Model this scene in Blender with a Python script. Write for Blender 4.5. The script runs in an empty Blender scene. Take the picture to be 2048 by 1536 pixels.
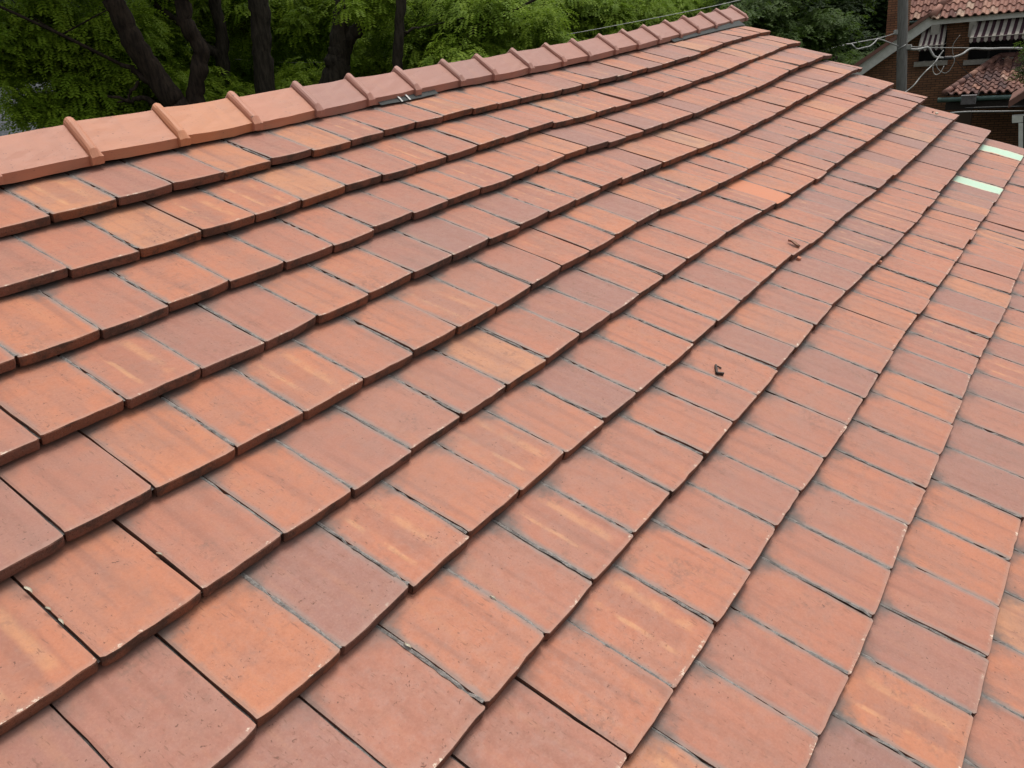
import bpy, math, random
import numpy as np
from mathutils import Vector, Matrix
random.seed(11); RNG=np.random.default_rng(7)
SC=bpy.context.scene
COL=SC.collection
R_=math.radians
JOINTS={
 1:[(-9.00,1.32),(-7.99,1.33),(-7.00,1.33),(-6.04,1.31),(-4.98,1.32),(-3.99,1.30),(-3.01,1.30),(-2.01,1.32),(-1.04,1.30),(-0.01,1.31),(1.02,1.32),(2.00,1.31),(2.99,1.34),(4.03,1.34),(5.02,1.35),(6.02,1.36),(7.02,1.32),(8.04,1.30),(8.95,1.32),(10.06,1.31),(11.03,1.32),(12.05,1.32),(12.99,1.34),(13.97,1.36),(14.99,1.36),(15.95,1.35),(17.02,1.35),(17.96,1.36),(18.97,1.36),(20.04,1.35),(20.98,1.34),(21.95,1.36),(22.92,1.37),(23.92,1.33),(25.07,1.28),(26.10,1.24),(27.04,1.23),(27.94,1.24),(28.96,1.24),(29.95,1.24),(30.91,1.25),(31.92,1.25),(32.97,1.26),(33.93,1.26),(34.94,1.25)],
 2:[(-8.57,2.67),(-7.54,2.67),(-6.52,2.65),(-5.56,2.64),(-4.57,2.64),(-3.56,2.66),(-2.58,2.66),(-1.56,2.65),(-0.55,2.66),(0.48,2.68),(1.53,2.68),(2.52,2.71),(3.53,2.69),(4.60,2.66),(5.54,2.68),(6.48,2.71),(7.45,2.70),(8.46,2.72),(9.46,2.70),(10.52,2.66),(11.59,2.65),(12.45,2.70),(13.54,2.73),(14.54,2.72),(15.50,2.71),(16.61,2.72),(17.57,2.71),(18.69,2.68),(19.67,2.65),(20.58,2.64),(21.52,2.65),(22.49,2.67),(23.45,2.67),(24.46,2.66),(25.44,2.65),(26.53,2.62),(27.60,2.58),(28.63,2.57),(29.62,2.58),(30.57,2.58),(31.59,2.57),(32.57,2.57),(33.58,2.58),(34.58,2.59),(35.63,2.59)],
 3:[(-9.01,4.00),(-8.00,4.02),(-7.03,4.02),(-5.99,4.02),(-5.03,4.03),(-4.03,4.01),(-3.00,4.03),(-2.00,4.01),(-0.98,4.02),(0.01,3.99),(1.03,3.95),(2.03,3.98),(3.01,4.00),(3.97,3.98),(5.00,3.96),(5.95,3.98),(6.95,4.00),(7.99,4.02),(9.01,3.99),(10.14,3.93),(11.13,3.94),(12.07,3.98),(12.91,4.00),(13.91,4.02),(14.97,4.03),(15.96,4.03),(17.02,4.02),(17.96,4.00),(19.02,3.98),(19.97,3.97),(20.93,3.98),(21.95,4.00),(22.92,4.02),(23.95,4.01),(25.02,3.99),(26.08,3.96),(27.04,3.96),(28.02,3.96),(29.00,3.97),(30.03,3.97),(31.00,3.96),(32.05,3.96),(33.02,3.97),(34.03,3.97),(35.02,3.97)],
 4:[(-8.52,5.33),(-7.52,5.32),(-6.47,5.30),(-5.48,5.33),(-4.48,5.33),(-3.52,5.31),(-2.49,5.32),(-1.50,5.32),(-0.48,5.31),(0.51,5.33),(1.48,5.30),(2.50,5.31),(3.52,5.30),(4.51,5.30),(5.54,5.30),(6.48,5.31),(7.48,5.30),(8.47,5.30),(9.53,5.29),(10.52,5.28),(11.56,5.30),(12.47,5.32),(13.43,5.34),(14.53,5.35),(15.51,5.35),(16.54,5.35),(17.53,5.33),(18.49,5.33),(19.46,5.32),(20.44,5.31),(21.41,5.31),(22.41,5.30),(23.46,5.29),(24.52,5.28),(25.72,5.28),(26.71,5.27),(27.75,5.27),(28.72,5.26),(29.70,5.26),(30.74,5.27),(31.71,5.27),(32.74,5.27),(33.73,5.27),(34.71,5.27),(35.71,5.26)],
 5:[(-8.98,6.61),(-8.01,6.62),(-6.99,6.60),(-6.03,6.60),(-5.01,6.61),(-4.00,6.61),(-3.00,6.60),(-2.04,6.61),(-1.03,6.66),(-0.03,6.67),(1.02,6.65),(1.99,6.69),(2.96,6.69),(3.97,6.67),(5.01,6.63),(5.99,6.60),(6.95,6.62),(7.95,6.60),(8.88,6.58),(9.96,6.57),(10.94,6.60),(11.94,6.64),(12.92,6.66),(13.88,6.66),(14.87,6.66),(15.96,6.66),(17.03,6.65),(18.04,6.62),(19.02,6.62),(20.04,6.63),(21.02,6.64),(22.05,6.64),(23.03,6.63),(24.04,6.63),(25.06,6.64),(26.12,6.65),(27.14,6.65),(28.13,6.65),(29.13,6.65),(30.13,6.65),(31.13,6.65),(32.12,6.66),(33.12,6.65),(34.09,6.65),(35.11,6.66)],
 6:[(-8.53,7.99),(-7.51,7.97),(-6.52,7.97),(-5.54,7.97),(-4.53,7.97),(-3.52,7.98),(-2.49,7.98),(-1.49,7.97),(-0.49,7.97),(0.51,7.96),(1.52,7.95),(2.50,7.96),(3.50,7.97),(4.52,7.95),(5.49,7.95),(6.49,7.95),(7.50,7.95),(8.46,7.94),(9.45,7.94),(10.51,7.93),(11.54,7.94),(12.59,7.97),(13.48,8.00),(14.54,8.00),(15.61,7.99),(16.72,7.98),(17.67,7.97),(18.60,7.96),(19.57,7.95),(20.58,7.96),(21.65,7.98),(22.63,7.99),(23.62,7.99),(24.64,7.98),(25.65,7.98),(26.65,7.99),(27.65,8.00),(28.67,8.00),(29.67,7.99),(30.64,7.99),(31.65,8.00),(32.67,8.00),(33.65,7.99),(34.67,7.98),(35.62,8.00)],
 7:[(-8.98,9.33),(-7.98,9.36),(-6.99,9.34),(-6.00,9.34),(-4.96,9.34),(-3.96,9.36),(-2.99,9.35),(-2.01,9.36),(-1.00,9.31),(-0.02,9.30),(0.98,9.31),(2.01,9.30),(3.02,9.30),(3.96,9.31),(4.99,9.31),(5.97,9.31),(6.96,9.31),(8.00,9.30),(8.95,9.31),(10.02,9.30),(11.01,9.29),(12.01,9.32),(12.98,9.35),(14.07,9.33),(15.15,9.32),(16.15,9.32),(17.09,9.33),(18.07,9.34),(19.03,9.35),(19.93,9.35),(20.85,9.35),(21.81,9.36),(22.77,9.36),(23.69,9.36),(24.76,9.35),(25.90,9.35),(26.89,9.34),(27.92,9.33),(28.89,9.33),(29.93,9.33),(30.91,9.34),(31.91,9.34),(32.92,9.33),(33.92,9.33),(34.90,9.33)],
 8:[(-8.50,10.68),(-7.49,10.67),(-6.48,10.68),(-5.52,10.67),(-4.49,10.69),(-3.47,10.68),(-2.52,10.69),(-1.49,10.68),(-0.46,10.67),(0.50,10.66),(1.46,10.66),(2.48,10.66),(3.51,10.66),(4.55,10.65),(5.51,10.66),(6.50,10.64),(7.40,10.63),(8.47,10.60),(9.55,10.58),(10.50,10.61),(11.66,10.65),(12.48,10.67),(13.27,10.68),(14.40,10.69),(15.54,10.70),(16.67,10.72),(17.62,10.71),(18.61,10.69),(19.54,10.69),(20.48,10.67),(21.48,10.65),(22.41,10.63),(23.38,10.62),(24.61,10.61),(25.80,10.61),(26.80,10.62),(27.80,10.61),(28.78,10.61),(29.82,10.61),(30.78,10.62),(31.82,10.62),(32.77,10.63),(33.83,10.62),(34.81,10.61),(35.82,10.60)],
 9:[(-8.96,11.97),(-7.96,11.93),(-6.98,11.96),(-5.99,11.95),(-4.97,11.93),(-3.96,11.93),(-2.99,11.94),(-1.99,11.93),(-0.97,11.95),(-0.04,11.96),(1.01,11.96),(2.02,11.96),(3.01,11.95),(3.96,11.95),(4.96,11.97),(6.03,11.99),(6.99,11.98),(7.97,11.96),(8.95,11.95),(10.02,11.95),(11.05,11.97),(12.04,12.00),(13.03,12.02),(14.02,12.03),(15.16,12.02),(16.24,12.03),(17.35,12.03),(18.34,12.03),(19.35,12.03),(20.28,12.04),(21.28,12.04),(22.28,12.04),(23.27,12.04),(24.24,12.04),(25.23,12.04),(26.23,12.03),(27.22,12.03),(28.20,12.03),(29.23,12.03),(30.23,12.04),(31.19,12.04),(32.19,12.03),(33.22,12.03),(34.24,12.03),(35.21,12.05)],
 10:[(-8.51,13.34),(-7.51,13.32),(-6.46,13.34),(-5.50,13.32),(-4.46,13.34),(-3.46,13.32),(-2.48,13.33),(-1.50,13.33),(-0.48,13.33),(0.52,13.33),(1.49,13.36),(2.53,13.36),(3.49,13.34),(4.54,13.31),(5.54,13.33),(6.53,13.31),(7.56,13.31),(8.49,13.31),(9.49,13.29),(10.41,13.29),(11.47,13.32),(12.43,13.34),(13.48,13.36),(14.50,13.37),(15.55,13.36),(16.54,13.36),(17.57,13.36),(18.56,13.37),(19.57,13.37),(20.55,13.37),(21.56,13.36),(22.52,13.35),(23.53,13.35),(24.57,13.36),(25.56,13.36),(26.54,13.37),(27.55,13.36),(28.54,13.35),(29.53,13.35),(30.54,13.36),(31.57,13.36),(32.53,13.36),(33.53,13.36),(34.53,13.37),(35.52,13.38)],
 11:[(-8.99,14.60),(-7.97,14.59),(-6.98,14.60),(-6.01,14.59),(-5.00,14.59),(-3.97,14.57),(-3.00,14.57),(-2.00,14.57),(-0.99,14.60),(0.01,14.58),(1.02,14.58),(2.02,14.59),(2.96,14.59),(3.94,14.59),(5.01,14.60),(6.08,14.61),(7.09,14.61),(8.06,14.60),(9.09,14.61),(10.08,14.60),(11.10,14.60),(12.05,14.60),(13.07,14.60),(14.08,14.61),(15.08,14.60),(16.05,14.59),(17.10,14.60),(18.10,14.59),(19.06,14.59),(20.07,14.59),(21.06,14.59),(22.06,14.60),(23.05,14.61),(24.06,14.61),(25.07,14.60),(26.05,14.60),(27.05,14.60),(28.10,14.60),(29.10,14.60),(30.05,14.60),(31.07,14.61),(32.07,14.61),(33.09,14.61),(34.06,14.60),(35.09,14.59)],
 12:[(-8.52,15.96),(-7.52,15.97),(-6.48,15.96),(-5.52,15.95),(-4.52,15.95),(-3.50,15.96),(-2.52,15.95),(-1.49,15.94),(-0.52,15.95),(0.49,15.95),(1.50,15.96),(2.52,15.96),(3.52,15.97),(4.52,15.97),(5.50,15.97),(6.51,15.98),(7.51,15.97),(8.49,15.97),(9.49,15.95),(10.47,15.95),(11.49,15.96),(12.49,15.96),(13.52,15.95),(14.47,15.95),(15.48,15.96),(16.52,15.97),(17.51,15.96),(18.50,15.95),(19.49,15.95),(20.51,15.96),(21.51,15.95),(22.50,15.95),(23.51,15.96),(24.53,15.97),(25.48,15.96),(26.52,15.96),(27.50,15.97),(28.52,15.98),(29.50,15.97),(30.51,15.96),(31.52,15.96),(32.47,15.97),(33.47,15.97),(34.50,15.97),(35.49,15.95)],
 13:[(-9.01,17.28),(-8.00,17.29),(-6.98,17.28),(-6.01,17.28),(-4.97,17.31),(-3.98,17.30),(-3.01,17.28),(-1.98,17.29),(-1.03,17.28),(-0.02,17.30),(1.02,17.28),(2.02,17.29),(3.01,17.31),(4.01,17.30),(4.99,17.28),(6.00,17.29),(6.98,17.29),(7.99,17.28),(8.99,17.29),(10.00,17.30),(10.99,17.31),(12.02,17.31),(13.01,17.30),(14.00,17.30),(14.99,17.30),(16.01,17.29),(16.99,17.28),(17.98,17.29),(19.00,17.29),(20.01,17.29),(21.03,17.28),(22.01,17.28),(23.02,17.30),(24.03,17.31),(25.01,17.30),(26.01,17.30),(26.98,17.29),(28.02,17.29),(29.03,17.29),(29.99,17.28),(30.99,17.29),(32.01,17.30),(33.02,17.30),(33.99,17.29),(35.01,17.29)],
 14:[(-8.49,18.62),(-7.48,18.61),(-6.51,18.61),(-5.49,18.64),(-4.52,18.63),(-3.48,18.61),(-2.53,18.63),(-1.48,18.64),(-0.49,18.62),(0.50,18.62),(1.52,18.62),(2.49,18.63),(3.53,18.61),(4.47,18.61),(5.50,18.62),(6.48,18.61),(7.51,18.63),(8.51,18.63),(9.47,18.63),(10.52,18.64),(11.49,18.64),(12.51,18.64),(13.48,18.63),(14.52,18.62),(15.48,18.61),(16.48,18.61),(17.48,18.62),(18.48,18.63),(19.51,18.63),(20.52,18.64),(21.53,18.64),(22.51,18.63),(23.48,18.62),(24.47,18.61),(25.49,18.62),(26.51,18.63),(27.48,18.62),(28.50,18.62),(29.48,18.63),(30.49,18.63),(31.50,18.63),(32.53,18.62),(33.52,18.62),(34.49,18.62),(35.50,18.62)],
 15:[(-8.99,19.97),(-8.01,19.95),(-7.00,19.96),(-5.98,19.96),(-5.01,19.95),(-3.98,19.95),(-3.03,19.95),(-2.02,19.96),(-1.03,19.94),(-0.02,19.95),(1.03,19.96),(1.99,19.97),(2.98,19.95),(4.02,19.93),(5.02,19.95),(5.97,19.94),(7.00,19.95),(8.00,19.94),(8.98,19.96),(10.00,19.95),(10.98,19.95),(12.03,19.95),(13.00,19.95),(13.99,19.96),(15.00,19.96),(16.02,19.95),(17.01,19.95),(17.97,19.96),(18.99,19.97),(20.02,19.97),(20.99,19.97),(22.02,19.97),(22.98,19.97),(24.00,19.96),(25.03,19.95),(26.00,19.94),(27.00,19.94),(28.01,19.94),(28.98,19.95),(29.97,19.95),(31.02,19.95),(31.98,19.95),(33.02,19.95),(34.01,19.95),(34.98,19.97)],
}
HG=[[0.01, -0.04, -0.25, -0.35], [0.14, -0.1, -0.25, -0.3], [0.18, -0.02, -0.22, -0.31], [0.21, 0.06, -0.12, -0.17], [0.23, 0.05, -0.15, -0.22], [0.25, 0.03, -0.25, -0.31], [0.34, 0.11, -0.12, -0.5], [0.48, 0.39, 0.04, -0.49], [0.58, 0.52, 0.18, -0.36], [0.52, 0.28, 0.14, -0.2]]
E_ROW=1.3302
ENDS={1: (30.21, 1.19), 2: (30.06, 2.61), 3: (30.17, 3.95), 4: (30.11, 5.35), 5: (30.24, 6.63), 6: (30.3, 8.02), 7: (31.08, 9.27), 8: (31.24, 10.69)}
CAPS=[(1.474, 0.064, 0.028, -0.59, 0.485), (3.127, 0.06, 0.046, -0.649, 0.469), (4.768, 0.05, 0.062, -0.682, 0.468), (6.387, 0.033, 0.077, -0.683, 0.473), (7.938, 0.012, 0.089, -0.681, 0.468), (9.533, -0.015, 0.1, -0.698, 0.458), (11.245, -0.025, 0.109, -0.703, 0.462), (12.636, -0.002, 0.116, -0.688, 0.476), (14.285, 0.02, 0.124, -0.694, 0.481), (16.016, 0.022, 0.136, -0.71, 0.482), (17.514, 0.021, 0.155, -0.705, 0.494), (19.166, 0.017, 0.186, -0.702, 0.521), (20.736, 0.012, 0.226, -0.712, 0.559), (22.265, 0.014, 0.276, -0.721, 0.607), (23.965, 0.011, 0.331, -0.723, 0.667), (25.525, -0.005, 0.383, -0.73, 0.728), (27.224, -0.037, 0.425, -0.773, 0.767), (28.958, -0.104, 0.447, -0.868, 0.779), (30.924, -0.211, 0.445, -1.001, 0.776)]
CAMR=[[0.575822, 0.790828, -0.207413], [-0.387792, 0.487528, 0.782262], [0.719754, -0.370011, 0.587406]]
CAMC=[-5.5264, 12.1619, -6.3782]
FPX=1606.00

W=0.23                      # tile width in metres: the roof grid is measured in tile widths
PITCH=R_(22.0)
RIDGE_Z=7.0
SD=np.array([0,-math.cos(PITCH),-math.sin(PITCH)])   # down the slope
ND=np.array([0,-math.sin(PITCH),math.cos(PITCH)])    # out of the roof
def rw(x,s,n):              # roof coordinates (tile widths) to world metres
    return np.array([x*W,0,RIDGE_Z])+SD*(s*W)+ND*(n*W)
# ---------------------------------------------------------------- camera
_Rr=np.array(CAMR)          # roof axes (x, down slope, into roof) to camera axes (x right, y down, z forward)
_B=np.stack([np.array([1.,0,0]),SD,-ND])             # rows: roof axes in world
RWC=_Rr@_B                  # world to camera axes
CAM=rw(CAMC[0],CAMC[1],-CAMC[2])
cam=bpy.data.cameras.new('camera'); co=bpy.data.objects.new('camera',cam); COL.objects.link(co)
cam.sensor_width=36; cam.lens=FPX/2048*36; cam.clip_start=0.05; cam.clip_end=2000
m=np.eye(4); m[:3,0]=RWC[0]; m[:3,1]=-RWC[1]; m[:3,2]=-RWC[2]; m[:3,3]=CAM
co.matrix_world=Matrix(m.tolist()); SC.camera=co
# ---------------------------------------------------------------- sky, sun, exposure
SUN_EL,SUN_AZ=R_(70),R_(102)         # azimuth from +Y (behind the ridge) towards +X
w=bpy.data.worlds.new('World'); SC.world=w; w.use_nodes=True
nt=w.node_tree; bg=nt.nodes['Background']
sky=nt.nodes.new('ShaderNodeTexSky'); sky.sky_type='NISHITA'; sky.sun_disc=False
sky.sun_elevation=SUN_EL; sky.sun_rotation=SUN_AZ; sky.dust_density=4.0; sky.air_density=1.0; sky.ozone_density=1.0
hs=nt.nodes.new('ShaderNodeHueSaturation'); hs.inputs['Saturation'].default_value=0.18
nt.links.new(sky.outputs[0],hs.inputs['Color']); nt.links.new(hs.outputs[0],bg.inputs['Color'])
bg.inputs['Strength'].default_value=0.15
sl=bpy.data.lights.new('sun','SUN'); so=bpy.data.objects.new('sun',sl); COL.objects.link(so)
sl.energy=1.5; sl.angle=R_(22); sl.color=(1,.94,.85)
sdv=Vector((math.cos(SUN_EL)*math.sin(SUN_AZ),math.cos(SUN_EL)*math.cos(SUN_AZ),math.sin(SUN_EL)))
so.rotation_euler=(-sdv).to_track_quat('-Z','Y').to_euler(); so.location=(0,0,30)
SC.view_settings.view_transform='Standard'; SC.view_settings.look='None'
SC.view_settings.exposure=0.25; SC.view_settings.gamma=1
# ---------------------------------------------------------------- helpers
def tag(o,label=None,cat=None,group=None,kind=None):
    if label: o['label']=label
    if cat: o['category']=cat
    if group: o['group']=group
    if kind: o['kind']=kind
    return o
def empty(name,loc=(0,0,0)):
    o=bpy.data.objects.new(name,None); COL.objects.link(o); o.location=loc; o.empty_display_size=.2; return o
WP={}
class MB:
    def __init__(s): s.v=[];s.f=[];s.m=[];s.uv=[];s.c=[];s.sm=[]
    def add(s,vs,fs,mat=0,uvs=None,col=None,smooth=False):
        b=len(s.v); s.v+= [tuple(map(float,v)) for v in vs]
        for i,f in enumerate(fs):
            s.f.append(tuple(b+j for j in f)); s.m.append(mat[i] if isinstance(mat,(list,tuple)) else mat); s.sm.append(smooth)
        s.uv+= uvs if uvs is not None else [(0,0)]*len(vs)
        s.c+= [col if col is not None else (.5,.5,.5,1)]*len(vs)
    def box(s,c,ax,half,mat=0,col=None):   # centre, three axes, half sizes
        c=np.array(c,float); A=[np.array(a,float)*h for a,h in zip(ax,half)]
        vs=[c+i*A[0]+j*A[1]+k*A[2] for i in(-1,1) for j in(-1,1) for k in(-1,1)]
        s.add(vs,[(0,1,3,2),(4,6,7,5),(0,4,5,1),(2,3,7,6),(0,2,6,4),(1,5,7,3)],mat,col=col)
    def prism(s,poly,d,mat=0,col=None):    # polygon (3-D points) extruded by vector d
        n=len(poly); d=np.array(d,float); P=[np.array(p,float) for p in poly]
        s.add(P+[p+d for p in P],[tuple(range(n))[::-1],tuple(range(n,2*n))]+[(i,(i+1)%n,n+(i+1)%n,n+i) for i in range(n)],mat,col=col)
    def tube(s,pts,rad,seg=6,mat=0,col=None,cap=True):
        P=[np.array(p,float) for p in pts]; n=len(P); rs=rad if hasattr(rad,'__len__') else [rad]*n
        up=np.array([.13,.21,.97]); vs=[]
        for i in range(n):
            t=P[min(i+1,n-1)]-P[max(i-1,0)]; t/=np.linalg.norm(t)+1e-9
            a=np.cross(t,up); 
            if np.linalg.norm(a)<.05: a=np.cross(t,(1,0,0))
            a/=np.linalg.norm(a); b=np.cross(t,a)
            for k in range(seg):
                th=2*math.pi*k/seg; vs.append(P[i]+rs[i]*(math.cos(th)*a+math.sin(th)*b))
        fs=[(i*seg+k,i*seg+(k+1)%seg,(i+1)*seg+(k+1)%seg,(i+1)*seg+k) for i in range(n-1) for k in range(seg)]
        if cap: fs+=[tuple(range(seg))[::-1],tuple((n-1)*seg+k for k in range(seg))]
        s.add(vs,fs,mat,col=col,smooth=True)
    def build(s,name,mats,parent=None,origin=(0,0,0)):
        me=bpy.data.meshes.new(name); o3=np.array(origin,float)
        V=np.array(s.v)-o3 if s.v else np.zeros((0,3))
        me.from_pydata(V.tolist(),[],s.f)
        for mt in (mats if isinstance(mats,(list,tuple)) else [mats]): me.materials.append(mt)
        me.polygons.foreach_set('material_index',s.m); me.polygons.foreach_set('use_smooth',s.sm)
        uv=me.uv_layers.new(name='tile'); li=np.empty(len(me.loops),np.int32); me.loops.foreach_get('vertex_index',li)
        uv.data.foreach_set('uv',np.array(s.uv,np.float32)[li].ravel())
        ca=me.attributes.new('rnd','FLOAT_COLOR','POINT'); ca.data.foreach_set('color',np.array(s.c,np.float32).ravel())
        me.update(); o=bpy.data.objects.new(name,me); COL.objects.link(o); o.location=origin
        WP[o.name]=Vector(origin)
        if parent: o.parent=parent; o.matrix_parent_inverse=Matrix.Identity(4); o.location=Vector(origin)-WP.get(parent.name,parent.location)
        return o
# pixel (photo, 2048 wide) to a ray; used to lay things out at a chosen real distance
def ray(px,py):
    d=RWC.T@np.array([(px-1024)/FPX,(py-768)/FPX,1.]); return d/np.linalg.norm(d)
def at(px,py,D):            # point on the pixel's ray at horizontal distance D
    d=ray(px,py); return CAM+d*(D/math.hypot(d[0],d[1]))
def project(p):
    q=RWC@(np.asarray(p,float)-CAM); return 1024+FPX*q[0]/q[2],768+FPX*q[1]/q[2],q[2]
# ---------------------------------------------------------------- materials
class NT:
    def __init__(s,name):
        s.mat=bpy.data.materials.new(name); s.mat.use_nodes=True; s.t=s.mat.node_tree; s.bsdf=s.t.nodes['Principled BSDF']
    def n(s,kind,**kw):
        nd=s.t.nodes.new(kind)
        for k,v in kw.items():
            if k.startswith('_'): setattr(nd,k[1:],v)
            else: nd.inputs[k].default_value=v
        return nd
    def l(s,a,b): s.t.links.new(a,b)
    def val(s,x,inp):
        if isinstance(x,(int,float)): inp.default_value=x
        elif isinstance(x,tuple): inp.default_value=x if len(x)==4 else (*x,1)
        else: s.l(x,inp)
    def math(s,op,a,b=0.,c=None,clamp=False):
        nd=s.t.nodes.new('ShaderNodeMath'); nd.operation=op; nd.use_clamp=clamp; s.val(a,nd.inputs[0]); s.val(b,nd.inputs[1])
        if c is not None: s.val(c,nd.inputs[2])
        return nd.outputs[0]
    def step(s,x,a,b,o0=0.,o1=1.):
        nd=s.t.nodes.new('ShaderNodeMapRange'); nd.interpolation_type='SMOOTHSTEP'; s.val(x,nd.inputs[0])
        for i,v in enumerate((a,b,o0,o1)): s.val(v,nd.inputs[i+1])
        return nd.outputs[0]
    def mix(s,f,a,b,mode='MIX'):
        nd=s.t.nodes.new('ShaderNodeMix'); nd.data_type='RGBA'; nd.blend_type=mode; nd.clamp_factor=True
        s.val(f,nd.inputs[0]); s.val(a,nd.inputs[6]); s.val(b,nd.inputs[7]); return nd.outputs[2]
    def ramp(s,f,stops,interp='LINEAR'):
        nd=s.t.nodes.new('ShaderNodeValToRGB'); cr=nd.color_ramp; cr.interpolation=interp
        while len(cr.elements)<len(stops): cr.elements.new(.5)
        for e,(p,c) in zip(cr.elements,stops): e.position=p; e.color=(*c,1) if len(c)==3 else c
        s.val(f,nd.inputs[0]); return nd.outputs[0]
    def noise(s,vec,scale,detail=4,rough=.55,dist=0.):
        nd=s.t.nodes.new('ShaderNodeTexNoise'); s.l(vec,nd.inputs['Vector']); nd.inputs['Scale'].default_value=scale
        nd.inputs['Detail'].default_value=detail; nd.inputs['Roughness'].default_value=rough; nd.inputs['Distortion'].default_value=dist
        return nd.outputs[0]
    def xyz(s,x,y,z=0.):
        nd=s.t.nodes.new('ShaderNodeCombineXYZ'); s.val(x,nd.inputs[0]); s.val(y,nd.inputs[1]); s.val(z,nd.inputs[2]); return nd.outputs[0]
    def bump(s,h,dist=.002,strength=.6):
        nd=s.t.nodes.new('ShaderNodeBump'); nd.inputs['Distance'].default_value=dist; nd.inputs['Strength'].default_value=strength
        s.l(h,nd.inputs['Height']); s.l(nd.outputs[0],s.bsdf.inputs['Normal'])
    def out(s,col,rough=.8,spec=.3):
        s.val(col,s.bsdf.inputs['Base Color']); s.val(rough,s.bsdf.inputs['Roughness']); s.bsdf.inputs['Specular IOR Level'].default_value=spec
        return s.mat
def tile_mat(name,mode='clay'):
    g=NT(name); uvn=g.n('ShaderNodeUVMap',_uv_map='tile'); sp=g.n('ShaderNodeSeparateXYZ'); g.l(uvn.outputs[0],sp.inputs[0]); u,v0=sp.outputs[0],sp.outputs[1]; v=g.math('DIVIDE',g.math('SUBTRACT',v0,.11),.89) if mode!='cap' else v0
    at_=g.n('ShaderNodeAttribute',_attribute_name='rnd'); sr=g.n('ShaderNodeSeparateColor'); g.l(at_.outputs['Color'],sr.inputs[0])
    r1,r2,r3=sr.outputs[0],sr.outputs[1],sr.outputs[2]; alpha=at_.outputs['Alpha']
    off=g.math('MULTIPLY',r2,37.); off2=g.math('MULTIPLY',r3,53.)
    P=g.xyz(g.math('ADD',g.math('MULTIPLY',u,.23),off),g.math('ADD',g.math('MULTIPLY',v,.31),off2),g.math('MULTIPLY',r1,11.))
    base=g.ramp(r1,[(0,(.275,.142,.117)),(.2,(.365,.152,.103)),(.45,(.43,.163,.094)),(.7,(.465,.176,.09)),(.88,(.47,.207,.108)),(1,(.475,.235,.128))])
    if mode=='cap': base=g.ramp(r1,[(0,(.30,.150,.122)),(.4,(.365,.158,.112)),(.7,(.45,.185,.112)),(1,(.50,.20,.095))])
    # long fire streaks down the tile
    S=g.xyz(g.math('ADD',g.math('MULTIPLY',u,1.),off),g.math('ADD',g.math('MULTIPLY',v,.10),off2),0.)
    st=g.noise(S,5.5,2.5,.5)
    base=g.mix(g.math('MULTIPLY',g.step(st,.50,.72),.26 if mode!='cap' else .12),base,(.47,.215,.11))
    base=g.mix(g.math('MULTIPLY',g.step(st,.50,.32),.50 if mode!='cap' else .14),base,(.25,.108,.075))
    if mode=='clay':
        # pale kiln marks: two soft bars between firebricks, only on some tiles
        wob=g.math('MULTIPLY',g.math('SUBTRACT',g.noise(P,18,2),.5),.05); uu=g.math('ADD',u,wob)
        def bar(c0,wd,soft): 
            return g.step(g.math('ABSOLUTE',g.math('SUBTRACT',uu,c0)),wd+soft,wd)
        cc=g.math('ADD',.24,g.math('MULTIPLY',r2,.18)); c2=g.math('ADD',cc,.40)
        fade=g.step(g.noise(P,14,3,.6),.36,.58); bars=g.math('MULTIPLY',g.math('MAXIMUM',bar(cc,.012,.035),g.math('MULTIPLY',bar(c2,.025,.075),.7)),fade)
        lim=g.math('MULTIPLY',g.step(v,.05,.2),g.step(v,.92,.80))
        have=g.step(r3,.66,.84)
        base=g.mix(g.math('MULTIPLY',g.math('MULTIPLY',bars,lim),g.math('MULTIPLY',have,.62)),base,(.58,.30,.145))
        mid=bar(g.math('ADD',cc,.2),.10,.08)
        base=g.mix(g.math('MULTIPLY',g.math('MULTIPLY',mid,lim),g.math('ADD',.18,g.math('MULTIPLY',have,.25))),base,(.30,.125,.085))
    big=g.noise(P,9,4,.6); base=g.mix(g.math('MULTIPLY',g.step(big,.42,.62,0.,1.),.34 if mode!='cap' else .12),base,(.32,.17,.128))
    mot=g.noise(P,42,5,.65); base=g.mix(g.math('MULTIPLY',g.math('ABSOLUTE',g.math('SUBTRACT',mot,.5)),1.0 if mode!='cap' else .2),base,(.28,.135,.10))
    fine=g.noise(P,170,3,.6); base=g.mix(g.step(fine,.48,.72,0,.20 if mode!='cap' else .06),base,(.46,.24,.16)); base=g.mix(g.step(fine,.5,.3,0,.20 if mode!='cap' else .06),base,(.24,.105,.075))
    # pits and scuffs
    scl=g.noise(P,9,3,.6)
    pit=g.math('MULTIPLY',g.step(g.noise(P,110,3,.65),.635,.69),g.step(scl,.42,.60)); base=g.mix(g.math('MULTIPLY',pit,.9),base,(.13,.062,.042))
    scr=g.noise(g.xyz(g.math('ADD',g.math('MULTIPLY',u,.23),off2),g.math('ADD',g.math('MULTIPLY',v,.06),off),0.),150,2,.6)
    base=g.mix(g.math('MULTIPLY',g.math('MULTIPLY',g.step(scr,.60,.67),g.step(g.noise(P,13,2),.50,.60)),.6 if mode!='cap' else .0),base,(.19,.085,.055))
    stain=g.math('MULTIPLY',g.step(g.noise(P,6.,4,.65),.57,.68),g.step(g.noise(P,60,3,.7),.42,.62)); base=g.mix(g.math('MULTIPLY',stain,.5 if mode!='cap' else .12),base,(.20,.10,.07))
    ge=g.n('ShaderNodeNewGeometry'); mpw=g.n('ShaderNodeMapping'); mpw.inputs['Scale'].default_value=(1.,.25,.25); g.l(ge.outputs['Position'],mpw.inputs[0])
    run=g.noise(mpw.outputs[0],5.5,5,.65); blot=g.noise(ge.outputs['Position'],1.1,4,.6)
    wx=.34 if mode=='clay' else .12
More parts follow.
